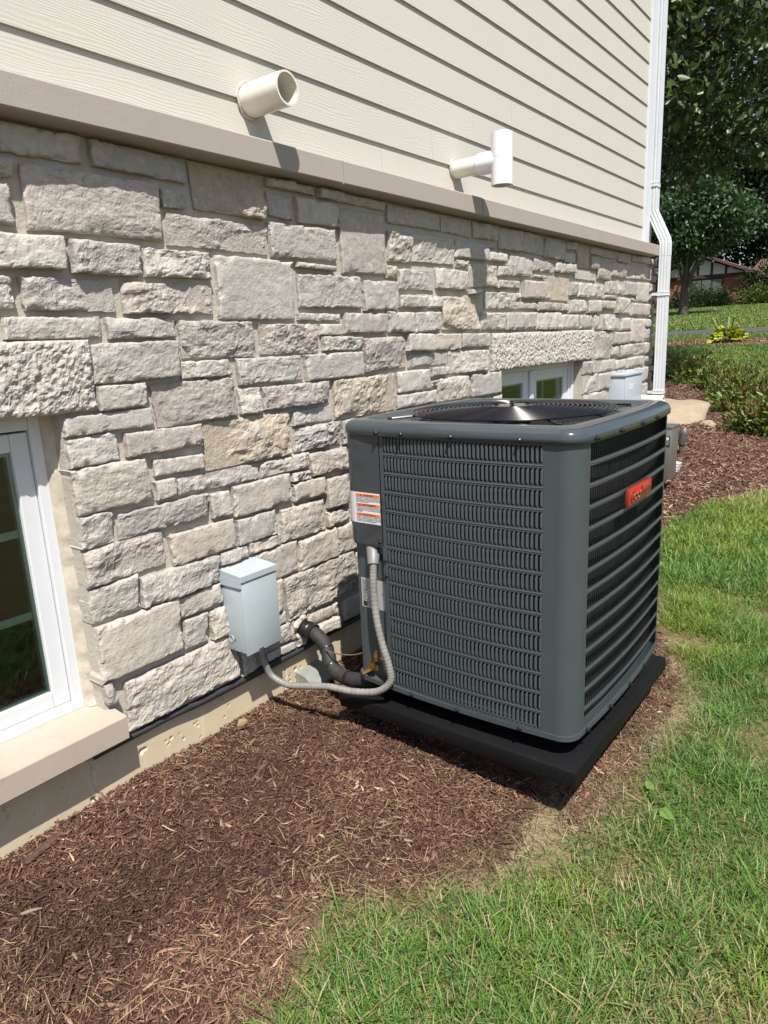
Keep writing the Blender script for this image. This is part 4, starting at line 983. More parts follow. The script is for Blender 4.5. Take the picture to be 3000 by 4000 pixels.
# meter cabinet beside the far window
mc = empty('utility_box', (6.02, -.06, .62), 'pale blue-grey utility box on the stone beside the far window', 'electrical box')
MB().box(5.80, 6.235, -.115, .03, .62, 1.10, .004).build('cabinet', M['box_far'], mc, True)
MB().box(5.79, 6.245, -.128, .03, 1.101, 1.122, .004).build('rain_cap', M['box_far'], mc, True)
MB().box(5.805, 6.23, -.122, -.116, .625, 1.088, .002).build('front_cover', M['box_far'], mc, True)
MB().box(5.90, 5.995, -.1235, -.1222, .985, 1.035).build('sticker', M['sticker'], mc)
fl = empty('flanged_pipe', (6.38, .0, .87), 'short cream pipe with round flange low beside the downspout', 'pipe')
MB().loft([ringpts((6.38, y, .872), r, 28, 'y') for y, r in ((.02, .075), (-.035, .078), (-.045, .07), (-.045, .03))], True).build('flange', M['pvc'], fl, True)
mb = MB(); hollow(mb, (6.38, -.03, .872), (6.38, -.27, .862), .036, .030, 'y', 28); mb.build('pipe', M['pvc'], fl, True)

# ============================================================ THINGS IN THE BED
def gzs(x, y): return float(gz(np.array([x]), np.array([y]))[0])
# transformer box
tz = gzs(6.2, -.38)
tb = empty('transformer_box', (6.2, -.36, tz), 'grey stainless steel lighting transformer box behind the air conditioner', 'electrical box')
MB().box(6.10, 6.30, -.425, -.24, tz + .10, .655, .004).build('cabinet', M['steel'], tb, True)
MB().box(6.09, 6.31, -.435, -.235, .655, .668, .003).build('lid', M['steel'], tb, True)
MB().box(6.19, 6.21, -.33, -.31, tz - .05, tz + .1).build('stake', M['steel'], tb)
st = MB().box(6.0985, 6.0998, -.415, -.345, .49, .585).build('sticker', M['ink'], tb)
sm = MB().box(6.0978, 6.0984, -.412, -.348, .535, .5375).box(6.0978, 6.0984, -.405, -.385, .55, .575)
for k in range(3): sm.box(6.0978, 6.0984, -.375 + k * .0 - .03 * (k % 2), -.352, .508 + k * .009, .512 + k * .009)
sm.build('sticker_print', M['sticker'], st)
# bullet path light
lx, lyy = 7.6, -.125; lz = gzs(lx, lyy)
lt = empty('spot_light_fixture', (lx, lyy, lz), 'bronze bullet garden spotlight standing in the mulch', 'garden light')
MB().tube([(lx, lyy, lz - .1), (lx, lyy, lz + .05)], [.008, .02], 10).tube([(lx, lyy, lz + .03), (lx, lyy - .002, lz + .10)], .022, 12).build('stem', M['bronze'], lt, True)
mb = MB(); ax = Vector((.03, -.03, .26)).normalized(); b0 = Vector((lx, lyy - .004, lz + .09))
mb.tube([b0, b0 + ax * .01, b0 + ax * .05, b0 + ax * .12], [.02, .032, .042, .042], 18); mb.build('lamp_housing', M['bronze'], lt, True)
V = []; n = 20
e0 = b0 + ax * .118; q1 = ax.cross(Vector((0, 1, 0))).normalized(); q2 = ax.cross(q1)
for k in range(n):
    a = 2 * math.pi * k / n; d = q1 * math.cos(a) + q2 * math.sin(a); hl = .05 + .022 * math.cos(a)
    V += [tuple(e0 + d * .045), tuple(e0 + d * .046 + ax * hl), tuple(e0 + d * .041 + ax * hl), tuple(e0 + d * .040)]
F = []
for k in range(n):
    for j in range(3): a = k * 4 + j; b = ((k + 1) % n) * 4 + j; F.append((a, b, b + 1, a + 1))
obj('glare_shroud', V, F, M['bronze'], lt, True)
# boulders by the corner
def boulder(nm, c, s, seed, label):
    bm = bmesh.new(); bmesh.ops.create_icosphere(bm, subdivisions=4, radius=1.0)
    V = np.array([v.co[:] for v in bm.verts]); F = [[v.index for v in f.verts] for f in bm.faces]; bm.free()
    R_ = np.random.default_rng(seed)
    for k in range(9):
        d = R_.normal(size=3); d /= np.linalg.norm(d); o = R_.uniform(.55, .8); e = V @ d - o; V = V - np.clip(e, 0, 9)[:, None] * d * .9
    V[:, 2] = np.minimum(V[:, 2], .62 + .03 * vnoise(V * 3, seed))
    V = V * (1 + .05 * fbm(V * 3, seed, 4))[:, None]
    V = V * np.array(s) + np.array(c)
    o = obj(nm, V, F, M['boulder'], None, True); tag(o, label, 'rock'); return o
bz = gzs(9.6, .55)
boulder('boulder', (9.75, .62, bz + .02), (.95, .62, .30), 4, 'large flat tan boulder lying in the mulch past the downspout')
boulder('boulder', (9.35, .02, bz - .02), (.16, .12, .10), 6, 'small tan rock tucked beside the large flat boulder')

# ============================================================ MULCH CHIPS
def in_view(x, y, z, mx=0.12, my=0.08):
    p = np.stack([x, y, z], -1) - CAM; c = p @ CR.T
    u = c[:, 0] / np.maximum(c[:, 2], .01) * 2718.2 / 3000; v = c[:, 1] / np.maximum(c[:, 2], .01) * 2718.2 / 4000
    return (c[:, 2] > .2) & (np.abs(u) < .5 + mx) & (np.abs(v) < .5 + my)
def rotmats(yaw, pitch, roll):
    cy, sy, cp, sp, cr, sr = np.cos(yaw), np.sin(yaw), np.cos(pitch), np.sin(pitch), np.cos(roll), np.sin(roll)
    return np.stack([np.stack([cy * cp, cy * sp * sr - sy * cr, cy * sp * cr + sy * sr], -1), np.stack([sy * cp, sy * sp * sr + cy * cr, sy * sp * cr - cy * sr], -1), np.stack([-sp, cp * sr, cp * cr], -1)], -2)
def scatter(n, x0, x1, y0, y1, cond):
    x = rng.uniform(x0, x1, n); y = rng.uniform(y0, y1, n); z = gz(x, y)
    k = cond(x, y) & in_view(x, y, z)
    k &= ~((y > .028) & (x < 6.9))
    pad_ = (x > PAD[0] + .12) & (x < PAD[1] - .12) & (y > PAD[2] + .12) & (y < PAD[3] - .12)
    k &= ~pad_
    return x[k], y[k], z[k]
def chips(name, x, y, z, L, Wd, T, colr, kindlabel, tilt=.35, bend=.12):
    n = len(x)
    # 8 verts: a bent splinter with tapered ends
    u = np.array([-.5, -.5, -.12, -.12, .15, .15, .5, .5]); s = np.array([-.25, .3, -.5, .46, -.44, .5, -.2, .16])
    P0 = np.zeros((n, 16, 3))
    jit = rng.normal(0, .09, (n, 8))
    P0[:, :8, 0] = u * L[:, None]; P0[:, :8, 1] = (s + jit) * Wd[:, None]
    bz_ = (u ** 2 - .1)[None] * L[:, None] * rng.normal(0, bend, (n, 1)) * 2
    P0[:, :8, 2] = bz_ + T[:, None] / 2 ; P0[:, 8:] = P0[:, :8]; P0[:, 8:, 2] -= T[:, None]
    Rm = rotmats(rng.uniform(0, 2 * np.pi, n), rng.normal(0, tilt, n), rng.normal(0, tilt * 1.3, n))
    Vv = np.einsum('nij,nkj->nki', Rm, P0) + np.stack([x, y, z], -1)[:, None, :]
    q = np.array([[0, 2, 3, 1], [2, 4, 5, 3], [4, 6, 7, 5], [0, 8, 10, 2], [2, 10, 12, 4], [4, 12, 14, 6], [1, 3, 11, 9], [3, 5, 13, 11], [5, 7, 15, 13], [0, 1, 9, 8], [6, 14, 15, 7]])
    Ff = (q[None] + (np.arange(n) * 16)[:, None, None]).reshape(-1, 4)
    cc = np.repeat(colr, 16, 0)
    me = fast_mesh(name, Vv.reshape(-1, 3), Ff, M['chip'], cc, False, 4)
    o = bpy.data.objects.new(name, me); link(o); tag(o, kindlabel, 'mulch', kind='stuff'); return o
pal = np.array([[.100, .055, .040], [.075, .041, .031], [.13, .073, .053], [.165, .098, .071], [.055, .031, .024], [.21, .135, .10], [.29, .205, .15], [.35, .26, .185]]) * np.array([1.0, .955, .90])
def ccol(n, w, x=None, y=None):
    c = pal[rng.choice(8, n, p=np.array(w) / sum(w))] * rng.uniform(.8, 1.2, (n, 1))
    if x is not None: c = c * np.clip(1.0 + .38 * fbm(P3(x * 2.3, y * 2.3), 61, 3), .65, 1.45)[:, None]
    return c
W8 = (6, 6, 5, 3, 5, 1.6, .6, .3)
def inm(x, y): return (rng.uniform(0, 1, len(x)) > barep(x, y) * 1.1) & (edge(x, y) > -.02 - .11 * rng.uniform(0, 1, len(x)) ** 2 * (x > 1.3))
def near_big(x, y): return (edge(x, y) > 0) & (barep(x, y) < .4)
# small shreds, near
x, y, z = scatter(150000, .3, 3.4, -1.6, .03, inm); n = len(x)
chips('mulch_shreds', x, y, z + rng.uniform(0, .010, n), rng.gamma(3, .0042, n) + .004, rng.uniform(.0012, .0036, n), rng.uniform(.0008, .002, n), ccol(n, W8, x, y), 'dark brown shredded mulch covering the bed by the wall', .5)
x, y, z = scatter(9500, .3, 3.4, -1.6, .03, near_big); n = len(x)
chips('mulch_chips', x, y, z + rng.uniform(.002, .014, n), rng.gamma(3.2, .0085, n) + .008, rng.uniform(.003, .010, n), rng.uniform(.0015, .004, n), ccol(n, W8, x, y), 'brown bark chips lying on the bed by the wall', .3)
# second bed, behind the unit
x, y, z = scatter(130000, 3.0, 16, -3.0, 4.0, lambda x, y: (edge(x, y) > -.03) & (x < 18)); k = rng.uniform(0, 1, len(x)) < np.clip(8.0 / x, 0.15, 1) ** 1.3; x, y, z = x[k], y[k], z[k]; n = len(x)
chips('mulch_chips', x, y, z + rng.uniform(0, .014, n), (rng.gamma(4, .009, n) + .012) * (1 + x * .02), rng.uniform(.004, .011, n) * (1 + x * .03), rng.uniform(.002, .006, n), ccol(n, (4, 3, 5, 5, 3, 4, 2.5, 1.5)), 'brown bark chips covering the bed behind the air conditioner', .4)
# the strip under the hosta
x, y, z = scatter(9000, 20.8, 23.0, .5, 5.0, inm); n = len(x)
chips('mulch_chips', x, y, z + rng.uniform(0, .02, n), rng.uniform(.06, .14, n), rng.uniform(.02, .05, n), rng.uniform(.005, .015, n), ccol(n, (4, 3, 5, 5, 3, 4, 2.5, 1.5)), 'brown bark chips of the far bed under the hosta', .4)

# ============================================================ STRAW AND GRASS
def blades(name, x, y, z, H, Wd, lean, colb, colt, label, cat, droop=1.0, mat='grass'):
    n = len(x); az = rng.uniform(0, 2 * np.pi, n); face = az + np.pi / 2 + rng.normal(0, .5, n)
    t = np.array([0, .35, .7, 1.0]); 
    th0 = lean; cu = rng.uniform(.2, 1.1, n) * droop
    px = np.zeros((n, 4)); pz = np.zeros((n, 4))
    for i in range(1, 4):
        a = th0 + cu * t[i] ** 1.3; dt = (t[i] - t[i - 1]) * H
        px[:, i] = px[:, i - 1] + np.sin(a) * dt; pz[:, i] = pz[:, i - 1] + np.cos(a) * dt
    pz = np.maximum(pz, -.004) + 0.002
    cx_ = x[:, None] + px * np.cos(az)[:, None]; cy_ = y[:, None] + px * np.sin(az)[:, None]; cz_ = z[:, None] + pz
    wd = np.array([.8, 1.0, .75])[None] * Wd[:, None] / 2
    V = np.zeros((n, 7, 3))
    for i in range(3):
        dx_ = np.cos(face) * wd[:, i]; dy_ = np.sin(face) * wd[:, i]
        V[:, 2 * i] = np.stack([cx_[:, i] - dx_, cy_[:, i] - dy_, cz_[:, i]], -1); V[:, 2 * i + 1] = np.stack([cx_[:, i] + dx_, cy_[:, i] + dy_, cz_[:, i]], -1)
    V[:, 6] = np.stack([cx_[:, 3], cy_[:, 3], cz_[:, 3]], -1)
    tri = np.array([[0, 1, 3], [0, 3, 2], [2, 3, 5], [2, 5, 4], [4, 5, 6]])
    F = (tri[None] + (np.arange(n) * 7)[:, None, None]).reshape(-1, 3)
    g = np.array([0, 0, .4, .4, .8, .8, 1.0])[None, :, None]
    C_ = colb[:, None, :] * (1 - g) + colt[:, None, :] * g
    me = fast_mesh(name, V.reshape(-1, 3), F, M[mat], C_.reshape(-1, 3), True, 3)
    o = bpy.data.objects.new(name, me); link(o); tag(o, label, cat, kind='stuff'); return o
def patch(x, y, s, sd): return fbm(P3(x * s, y * s), sd, 3)
# straw on the mulch
x, y, z = scatter(26000, .3, 3.4, -1.6, .03, inm)
dwall = np.clip(1 - (0.03 - y) / .35, 0, 1); k = rng.uniform(0, 1, len(x)) < .03 + .40 * dwall * (x > 1.2) + .30 * np.clip(patch(x, y, 2.5, 31) * 1.6, 0, 1) + .35 * np.exp(-((x - 2.0) ** 2 + (y + .95) ** 2) / .06) * 1.5
x, y, z = x[k], y[k], z[k]; n = len(x)
sc = np.array([.42, .32, .17]) * rng.uniform(.6, 1.2, (n, 1))
blades('straw', x, y, z + .008, rng.gamma(3, .012, n) + .01, rng.uniform(.0009, .002, n), rng.uniform(1.25, 1.62, n), sc * .8, sc, 'pale dry straw bits scattered over the mulch', 'straw', .25, 'chip')
# bare edge: dense dry thatch
x, y, z = scatter(150000, .4, 4.2, -3.4, -.5, lambda x, y: (edge(x, y) < .06))
e = edge(x, y); k = rng.uniform(0, 1, len(x)) < np.where(e > -.17, .75, .45) ; x, y, z = x[k], y[k], z[k]; n = len(x)
sc = np.array([.36, .285, .155]) * rng.uniform(.5, 1.25, (n, 1)); gmix = (rng.uniform(0, 1, n) < .25)[:, None]; sc = np.where(gmix, np.array([.22, .23, .09]) * rng.uniform(.7, 1.2, (n, 1)), sc)
blades('thatch', x, y, z, rng.gamma(3, .009, n) + .008, rng.uniform(.0010, .0024, n), rng.uniform(1.0, 1.6, n), sc * .75, sc, 'dry tan thatch between mulch and lawn', 'dry grass', .4, 'grass')
# living grass, near
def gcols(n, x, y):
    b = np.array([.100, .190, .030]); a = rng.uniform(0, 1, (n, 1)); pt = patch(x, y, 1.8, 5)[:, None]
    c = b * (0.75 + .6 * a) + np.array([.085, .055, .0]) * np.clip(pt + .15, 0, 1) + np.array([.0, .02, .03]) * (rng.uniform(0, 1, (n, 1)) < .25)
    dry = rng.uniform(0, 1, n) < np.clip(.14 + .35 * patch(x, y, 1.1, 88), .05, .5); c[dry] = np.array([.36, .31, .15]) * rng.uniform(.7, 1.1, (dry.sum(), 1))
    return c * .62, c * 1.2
x, y, z = scatter(560000, .4, 4.4, -3.4, -.5, lambda x, y: edge(x, y) < .01)
e = edge(x, y); d = np.clip((-e - .02) / .20, 0, 1)
d *= np.clip(1 - barep(x, y) * 1.05, 0, 1)
d *= np.where((x > 1.45) & (x < 3.3), np.clip((-e - .06) / .20, 0, 1), 1)
pt = patch(x, y, 2.1, 41) * .8 + patch(x, y, 6, 43) * .5
k = rng.uniform(0, 1, len(x)) < np.clip(d * (.42 + .75 * pt), .03 * (e < -.1), 1) + .015 * (e < 0); x, y, z, pt = x[k], y[k], z[k], pt[k]; n = len(x)
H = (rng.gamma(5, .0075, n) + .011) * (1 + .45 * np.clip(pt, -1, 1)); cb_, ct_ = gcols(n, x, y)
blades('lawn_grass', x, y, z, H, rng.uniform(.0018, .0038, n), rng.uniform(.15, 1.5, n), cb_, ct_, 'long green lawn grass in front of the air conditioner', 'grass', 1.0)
NEAR_N = n
# mid and far lawn
x, y, z = scatter(520000, 4.2, 10, -4.5, 0.5, lambda x, y: edge(x, y) < .02); k = rng.uniform(0, 1, len(x)) < np.clip((5.5 / x) ** 1.4, 0, 1); x, y, z = x[k], y[k], z[k]; n = len(x); cb_, ct_ = gcols(n, x, y)
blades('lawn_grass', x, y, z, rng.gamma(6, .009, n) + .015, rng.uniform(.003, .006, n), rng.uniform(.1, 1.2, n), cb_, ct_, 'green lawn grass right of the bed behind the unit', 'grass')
x, y, z = scatter(260000, 10, 24.8, -1.5, 5.5, lambda x, y: edge(x, y) < .02); n = len(x); cb_, ct_ = gcols(n, x, y)
blades('lawn_grass', x, y, z, rng.gamma(6, .010, n) + .02, rng.uniform(.008, .016, n), rng.uniform(.1, 1.0, n), cb_ * .9, ct_ * .9, 'mown lawn rising between the two mulch beds', 'grass')
x, y, z = scatter(160000, 30.4, 60, 0, 17, lambda x, y: x > 30.3); n = len(x); cb_, ct_ = gcols(n, x, y)
blades('lawn_grass', x, y, z, rng.gamma(6, .012, n) + .03, rng.uniform(.02, .04, n), rng.uniform(.1, .9, n), cb_ * .9, ct_ * .95, 'mown lawn sloping up to the brick house', 'grass')

# ============================================================ LEAVES
def leaves(pos, nrm, size, col, aspect=.5, fold=.25):
    """leaf = two triangles pairs folded on the midrib; pos (n,3), nrm: leaf axis (n,3)"""
    n = len(pos); ax = nrm / np.linalg.norm(nrm, axis=1, keepdims=True)
    r = rng.normal(size=(n, 3)); sd_ = np.cross(ax, r); sd_ /= np.linalg.norm(sd_, axis=1, keepdims=True) + 1e-9; up = np.cross(sd_, ax)
    s = size[:, None]
    V = np.zeros((n, 6, 3)); w = aspect * .5
    V[:, 0] = pos; V[:, 5] = pos + ax * s - up * s * .12
    V[:, 1] = pos + ax * s * .35 + sd_ * s * w + up * s * fold * w; V[:, 2] = pos + ax * s * .35 - sd_ * s * w + up * s * fold * w
    V[:, 3] = pos + ax * s * .7 + sd_ * s * w * .7 + up * s * fold * w * .6 - up * s * .04; V[:, 4] = pos + ax * s * .7 - sd_ * s * w * .7 + up * s * fold * w * .6 - up * s * .04
    tri = np.array([[0, 1, 5], [1, 3, 5], [0, 5, 2], [2, 5, 4]])
    F = (tri[None] + (np.arange(n) * 6)[:, None, None]).reshape(-1, 3)
    return V.reshape(-1, 3), F, np.repeat(col, 6, 0)
def leaf_obj(name, parts, parent, c, mat='leaf'):
    V = np.concatenate([p[0] for p in parts]); F = []; b = 0
    for p in parts: F.append(p[1] + b); b += len(p[0])
    me = fast_mesh(name, V - np.asarray(c), np.concatenate(F), M[mat], np.concatenate([p[2] for p in parts]), False, 3)
    o = bpy.data.objects.new(name, me); link(o, parent, c); return o
def tree(name, label, base, trunk_r, h0, cc, rad, ncl, nper, lsize, tint, clr=.6, group=None, bias=.55, cat='tree', extra=None):
    cc = np.array(cc, float); rad = np.array(rad, float)
    root = empty(name, base, label, cat, group)
    base = np.array(base, float)
    d = rng.normal(size=(ncl, 3)); d /= np.linalg.norm(d, axis=1, keepdims=True)
    rr_ = rng.uniform(0, 1, ncl) ** bias; wob = 1 + .22 * fbm(d * 2.2, int(base[0] * 10) % 97, 3)
    cen = cc + d * rad * (rr_ * wob)[:, None]
    if extra is not None: cen = np.concatenate([extra, cen]); ncl = len(cen)
    mb = MB(); top = cc + np.array([0, 0, rad[2] * .3])
    pts = spline([base - [0, 0, .2], base + [0.05, .02, h0 * .5], base + np.array([0, 0, h0]), (base + [0, 0, h0]) * .4 + cc * .6, top], 6)
    mb.tube(pts, list(np.linspace(trunk_r * 1.25, trunk_r * .25, len(pts))), 10)
    mb.build('trunk', M['bark'], root, True)
    lb = MB()
    for k in range(min(26, ncl)):
        tgt = cen[k]; s0 = np.array(pts[int(rng.uniform(.35, .95) * (len(pts) - 1))]); mid = (s0 + tgt) / 2 + [0, 0, .12 * np.linalg.norm(tgt - s0)]
        lb.tube(spline([s0, mid, tgt], 5), list(np.linspace(trunk_r * .28, trunk_r * .04, 11)), 6)
    lb.build('branches', M['bark'], root, True)
    parts = []
    N = ncl * nper
    ci = np.repeat(np.arange(ncl), nper)
    off = rng.normal(0, 1, (N, 3)) * clr * np.array([.55, .55, .38]); pos = cen[ci] + off
    axd = off / (np.linalg.norm(off, axis=1, keepdims=True) + .01) * .6 + rng.normal(0, .5, (N, 3)) + np.array([0, 0, -.35])
    cl = np.array(tint) * rng.uniform(.7, 1.3, (N, 1)) * (0.85 + .3 * rng.uniform(0, 1, (ncl, 1)))[ci] + np.array([.03, .025, 0]) * (rng.uniform(0, 1, (N, 1)) < .12)
    parts.append(leaves(pos, axd, rng.uniform(.65, 1.2, N) * lsize, cl, .52))
    leaf_obj('crown', parts, root, tuple(cc)); return root
ex = np.stack([rng.uniform(11.6, 14.0, 80), rng.uniform(-.6, 2.4, 80), 3.9 + rng.gamma(2.2, .85, 80)], -1)
tree('linden_tree', 'big leafy linden tree whose dark crown fills the upper right', (15.6, 4.7, gzs(15.6, 4.7)), .30, 3.0, (15.3, 3.3, 9.4), (4.3, 4.6, 5.5), 900, 62, .165, (.052, .084, .022), .58, extra=ex)
tree('shade_tree', 'tall dark shade tree behind the linden, right of the brick house', (74, 4.2, 3.6), .5, 4, (73, 4.6, 17.0), (6.5, 7.0, 13.0), 620, 60, .5, (.032, .058, .016), 1.3, 'shade trees along the far lawn')
tree('shade_tree', 'tall dark shade tree left of the brick house near the corner', (56, 18.5, 2.9), .4, 4, (55, 16.5, 14.5), (7, 6, 9.3), 420, 60, .36, (.030, .054, .016), 1.2, 'shade trees along the far lawn')
tree('small_maple', 'small round tree standing in front of the brick house', (45, 9.63, gzs(45, 9.63)), .26, 1.9, (45, 9.3, 7.6), (2.5, 3.0, 2.3), 240, 60, .26, (.040, .082, .030), .7)
for q, (a, b, hgt) in enumerate(((78, 19, 14), (80, 11, 14), (76, 4, 11))):
    tree('backdrop_tree', ['dense tree behind the left end of the brick house', 'dense tree rising behind the brick house roof', 'dense tree at the far right beyond the lawn'][q], (a, b, 3.4), .4, 3, (a, b, hgt), (5, 6, 10), 330, 55, .5, (.032, .062, .016), 1.5, 'trees behind the brick house')

# brick house
bh = empty('brick_house', (63, 11.5, 3.0), 'low brick house with white half-timbered gable across the lawn', 'house')
BX = 60.0; by0, by1 = 9.2, 16.0; bz0, bze = 2.6, 5.20; pk = 12.6; pz = 6.75
MB().box(BX, BX + 12, by0, by1, bz0, bze).build('wall', M['brick'], bh)
MB().add([(BX - .05, by0, bze + .2), (BX - .05, by1, bze + .2), (BX - .05, pk, pz), (BX + 12, by0, bze + .2), (BX + 12, by1, bze + .2), (BX + 12, pk, pz)], [(0, 2, 1), (3, 4, 5), (0, 1, 4, 3)]).build('gable', M['stucco'], bh)
rf = MB()
for (ya, za, yb, zb) in ((by0 - .7, bze + .02, pk, pz + .15), (pk, pz + .15, by1 + .7, bze + .02)):
    rf.add([(BX - .6, ya, za), (BX - .6, yb, zb), (BX + 12.5, yb, zb), (BX + 12.5, ya, za), (BX - .6, ya, za + .18), (BX - .6, yb, zb + .18), (BX + 12.5, yb, zb + .18), (BX + 12.5, ya, za + .18)], [(0, 1, 2, 3), (4, 7, 6, 5), (0, 4, 5, 1), (0, 3, 7, 4)])
rf.build('roof', M['shingle'], bh)
MB().box(BX - .14, BX + .02, by0 - .1, by1 + .1, bze, bze + .22).build('beam', M['timber'], bh)
for yy in (10.6, 11.6, 12.6, 13.6, 14.8):
    zt = bze + .2 + (pz - bze - .2) * (1 - abs(yy - pk) / (pk - by0 if yy < pk else by1 - pk)); MB().box(BX - .12, BX - .04, yy - .08, yy + .08, bze + .2, zt).build('timber_post', M['timber'], bh)
wf = MB().box(BX - .06, BX + .05, 10.75, 13.1, 3.7, 5.18).build('window', M['timber'], bh)
for (a, b) in ((10.85, 11.5), (11.6, 12.25), (12.35, 13.0)): MB().box(BX - .1, BX - .062, a, b, 3.8, 5.05).build('pane', plain('far_pane', (0.10, 0.12, 0.10), 0.15), wf)
MB().box(BX - .1, BX, by0 + .15, by0 + .3, bz0, bze).build('drain_pipe', plain('tan_pipe', (0.35, 0.2, 0.12), 0.5), bh)
MB().box(BX + 2, BX + 14, 2.5, by0 + .1, bz0, bze - .1).build('wing_wall', M['brick'], bh)
MB().add([(BX + 1.2, 2.3, bze - .1), (BX + 1.2, by0 + .3, bze - .1), (BX + 7, by0 + .3, pz), (BX + 7, 2.3, pz), (BX + 14, by0 + .3, bze - .1), (BX + 14, 2.3, bze - .1)], [(0, 3, 2, 1), (3, 5, 4, 2)]).build('wing_roof', M['shingle'], bh)

def bush(name, label, c, rad, ncl, nper, ls, tint, group=None, cat='shrub', up=.4, clr=.12, tip=None, asp=.35):
    c = np.array(c, float); rad = np.array(rad, float)
    root = empty(name, tuple(c), label, cat, group)
    d = rng.normal(size=(ncl, 3)); d[:, 2] = np.abs(d[:, 2]); d /= np.linalg.norm(d, axis=1, keepdims=True)
    q = rng.uniform(.25, 1, ncl) ** .5 * (1 + .2 * rng.normal(0, 1, ncl)); cen = c + d * rad * q[:, None] + [0, 0, rad[2] * .12]
    sb = MB()
    for k in range(min(ncl, 40)): sb.tube([tuple(c + (cen[k] - c) * [.25, .25, 0] - [0, 0, .03]), tuple((c + cen[k]) / 2), tuple(cen[k])], [.006 * rad[2] / .4] * 2 + [.003], 5)
    sb.build('stems', M['bark'], root, True)
    ci = np.repeat(np.arange(ncl), nper); N = ncl * nper
    off = rng.normal(0, 1, (N, 3)) * clr; pos = cen[ci] + off
    axd = d[ci] * .7 + rng.normal(0, .55, (N, 3)) + [0, 0, up]
    cl = np.array(tint) * rng.uniform(.65, 1.4, (N, 1))
    if tip is not None:
        kk = (rng.uniform(0, 1, N) < .18 * (pos[:, 2] > c[2] + rad[2] * .6))[:, None]; cl = np.where(kk, np.array(tip) * rng.uniform(.7, 1.2, (N, 1)), cl)
    leaf_obj('foliage', [leaves(pos, axd, rng.uniform(.6, 1.25, N) * ls, cl, asp)], root, tuple(c)); return root
G_ = 'leafy shrubs along the back of the bed'
SH = [(9.1, -.62, .30, .50, 'leafy shrub with bronze tips nearest the air conditioner, at the right edge'), (10.0, -.78, .34, .56, 'tall leafy shrub at the right edge behind the nearest shrub'), (10.6, -.22, .42, .50, 'leafy shrub second from the front of the row'), (11.7, .12, .42, .46, 'leafy shrub in the middle of the row'), (12.7, .62, .42, .46, 'leafy shrub behind the middle of the row'), (13.6, 1.12, .45, .46, 'leafy shrub with an upright shoot, third from the downspout'), (14.3, 1.62, .45, .44, 'leafy shrub second from the downspout'), (14.9, 2.1, .45, .44, 'leafy shrub right beside the downspout')]
for q, (a, b, r0, h_, lb_) in enumerate(SH):
    bush('leafy_shrub', lb_, (a, b, gzs(a, b)), (r0 * .9, r0 * .9, h_ * .64), 56, 28, .085, (.115, .155, .028), G_, clr=.075, tip=(.16, .075, .03))
# hosta
hx_, hy_ = 22.1, 2.45; hz_ = gzs(hx_, hy_)
ho = empty('hosta', (hx_, hy_, hz_), 'yellow-green hosta in the far mulch strip', 'plant')
N = 90; az = rng.uniform(0, 2 * np.pi, N); el = rng.uniform(.15, 1.1, N); r = rng.uniform(.05, .36, N)
pos = np.stack([hx_ + np.cos(az) * r, hy_ + np.sin(az) * r, hz_ + .06 + .34 * (1 - r / .45) + rng.uniform(0, .06, N)], -1); axd = np.stack([np.cos(az), np.sin(az), rng.uniform(-.5, .25, N)], -1)
leaf_obj('foliage', [leaves(pos, axd, rng.uniform(.20, .32, N), np.array([.30, .34, .02]) * rng.uniform(.6, 1.3, (N, 1)), .55, .4)], ho, (hx_, hy_, hz_))
fs_ = MB()
for k in range(6):
    a = rng.uniform(0, 6.28); fs_.tube([(hx_, hy_, hz_), (hx_ + .25 * math.cos(a), hy_ + .25 * math.sin(a), hz_ + .4), (hx_ + .45 * math.cos(a), hy_ + .45 * math.sin(a), hz_ + .72)], [.012, .01, .03], 5)
fs_.build('flower_stalk', plain('stalk', (.20, .24, .05), .6), ho, True)
# hedges by the brick house
bush('yew_hedge', 'dark spreading evergreen shrubs in front of the brick house window', (57, 11.6, gzs(57, 11.6)), (.9, 2.3, 1.0), 150, 40, .20, (.028, .050, .015), None, 'hedge', clr=.2)
bush('clipped_hedge', 'yellow-green clipped hedge right of the brick house', (57.5, 7.4, gzs(57.5, 7.4)), (.8, 1.9, 1.0), 120, 36, .20, (.085, .11, .02), None, 'hedge', clr=.25)
bush('dark_thicket', 'dark shrub thicket behind the clipped hedge', (59, 6.0, gzs(59, 6)), (1.4, 2.6, 3.2), 150, 40, .28, (.026, .048, .014), None, 'hedge', clr=.45)
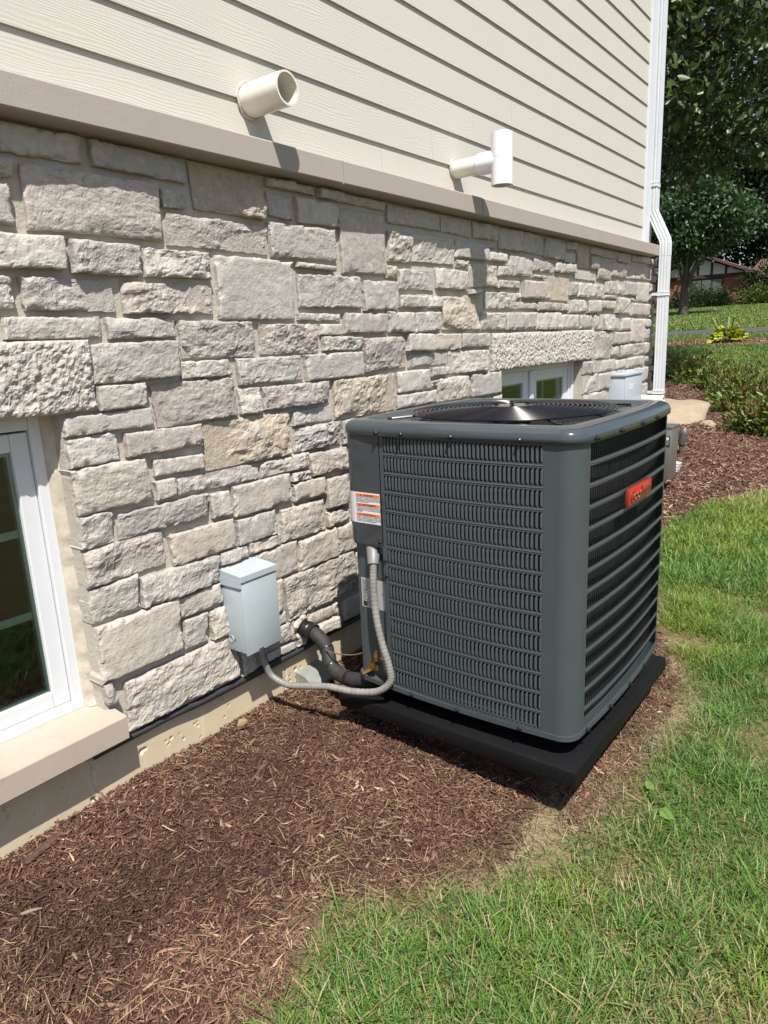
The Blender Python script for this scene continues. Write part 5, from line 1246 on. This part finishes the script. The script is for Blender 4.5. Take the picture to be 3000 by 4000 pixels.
# broad weed leaves in the near lawn
wx, wy = 2.14, -1.49; wz = gzs(wx, wy)
wd = empty('weed', (wx, wy, wz), 'pale broad-leaved weed in the grass below the pad corner', 'plant')
pos = np.array([[wx, wy, wz + .03], [wx + .05, wy + .02, wz + .035], [wx - .03, wy - .02, wz + .03], [wx + .02, wy - .04, wz + .025]]); axd = np.array([[.8, .5, .12], [.6, .8, .2], [-.5, -.9, .1], [.5, -.9, .1]])
leaf_obj('foliage', [leaves(pos, axd, np.array([.06, .05, .065, .045]), np.array([[.15, .26, .06]] * 4), .6, .2)], wd, (wx, wy, wz))

# a torn bark chunk and a dry fallen leaf by the wall
def bark_chunk(c, L, w, az, seed, label):
    n = 14; V = []; F = []
    for i in range(n):
        t_ = i / (n - 1); r_ = w * (math.sin(math.pi * (t_ * .9 + .05)) ** .5) * .5
        for j in range(8):
            a = 2 * math.pi * j / 8; k_ = 1 + .35 * float(vnoise(P3([i * .9], [math.cos(a) * 1.2], [math.sin(a) * 1.2 + seed]), seed)[0])
            V.append((c[0] + math.cos(az) * (t_ - .5) * L - math.sin(az) * r_ * k_ * math.cos(a), c[1] + math.sin(az) * (t_ - .5) * L + math.cos(az) * r_ * k_ * math.cos(a), c[2] + .008 + r_ * .55 * k_ * math.sin(a)))
    for i in range(n - 1):
        for j in range(8): F.append((i * 8 + j, i * 8 + (j + 1) % 8, (i + 1) * 8 + (j + 1) % 8, (i + 1) * 8 + j))
    F.append(tuple(range(7, -1, -1))); F.append(tuple((n - 1) * 8 + j for j in range(8)))
    o = obj('bark_chunk', V, F, plain('wet_bark', (0.075, 0.042, 0.03), 0.85, var=0.4, scale=60, bump=1.0, bscale=90)); tag(o, label, 'bark'); return o
bark_chunk((.80, -.045, gzs(.80, -.045) + .006), .15, .030, .35, 3, 'large dark bark chunk lying against the foundation under the sill')
bark_chunk((1.95, -1.05, gzs(1.95, -1.05) + .006), .05, .022, 1.1, 8, 'short pale bark chunk on the mulch before the pad')
fx_, fy_ = 1.60, -.02; fz_ = gzs(fx_, fy_)
fl_ = leaves(np.array([[fx_, fy_, fz_ + .012]]), np.array([[.5, -.6, .45]]), np.array([.055]), np.array([[.42, .29, .15]]), .62, .5)
me = fast_mesh('fallen_leaf', fl_[0], fl_[1], M['leaf'], fl_[2], True, 3); o = bpy.data.objects.new('fallen_leaf', me); link(o); tag(o, 'dry tan fallen leaf on the mulch at the foundation below the disconnect box', 'leaf')
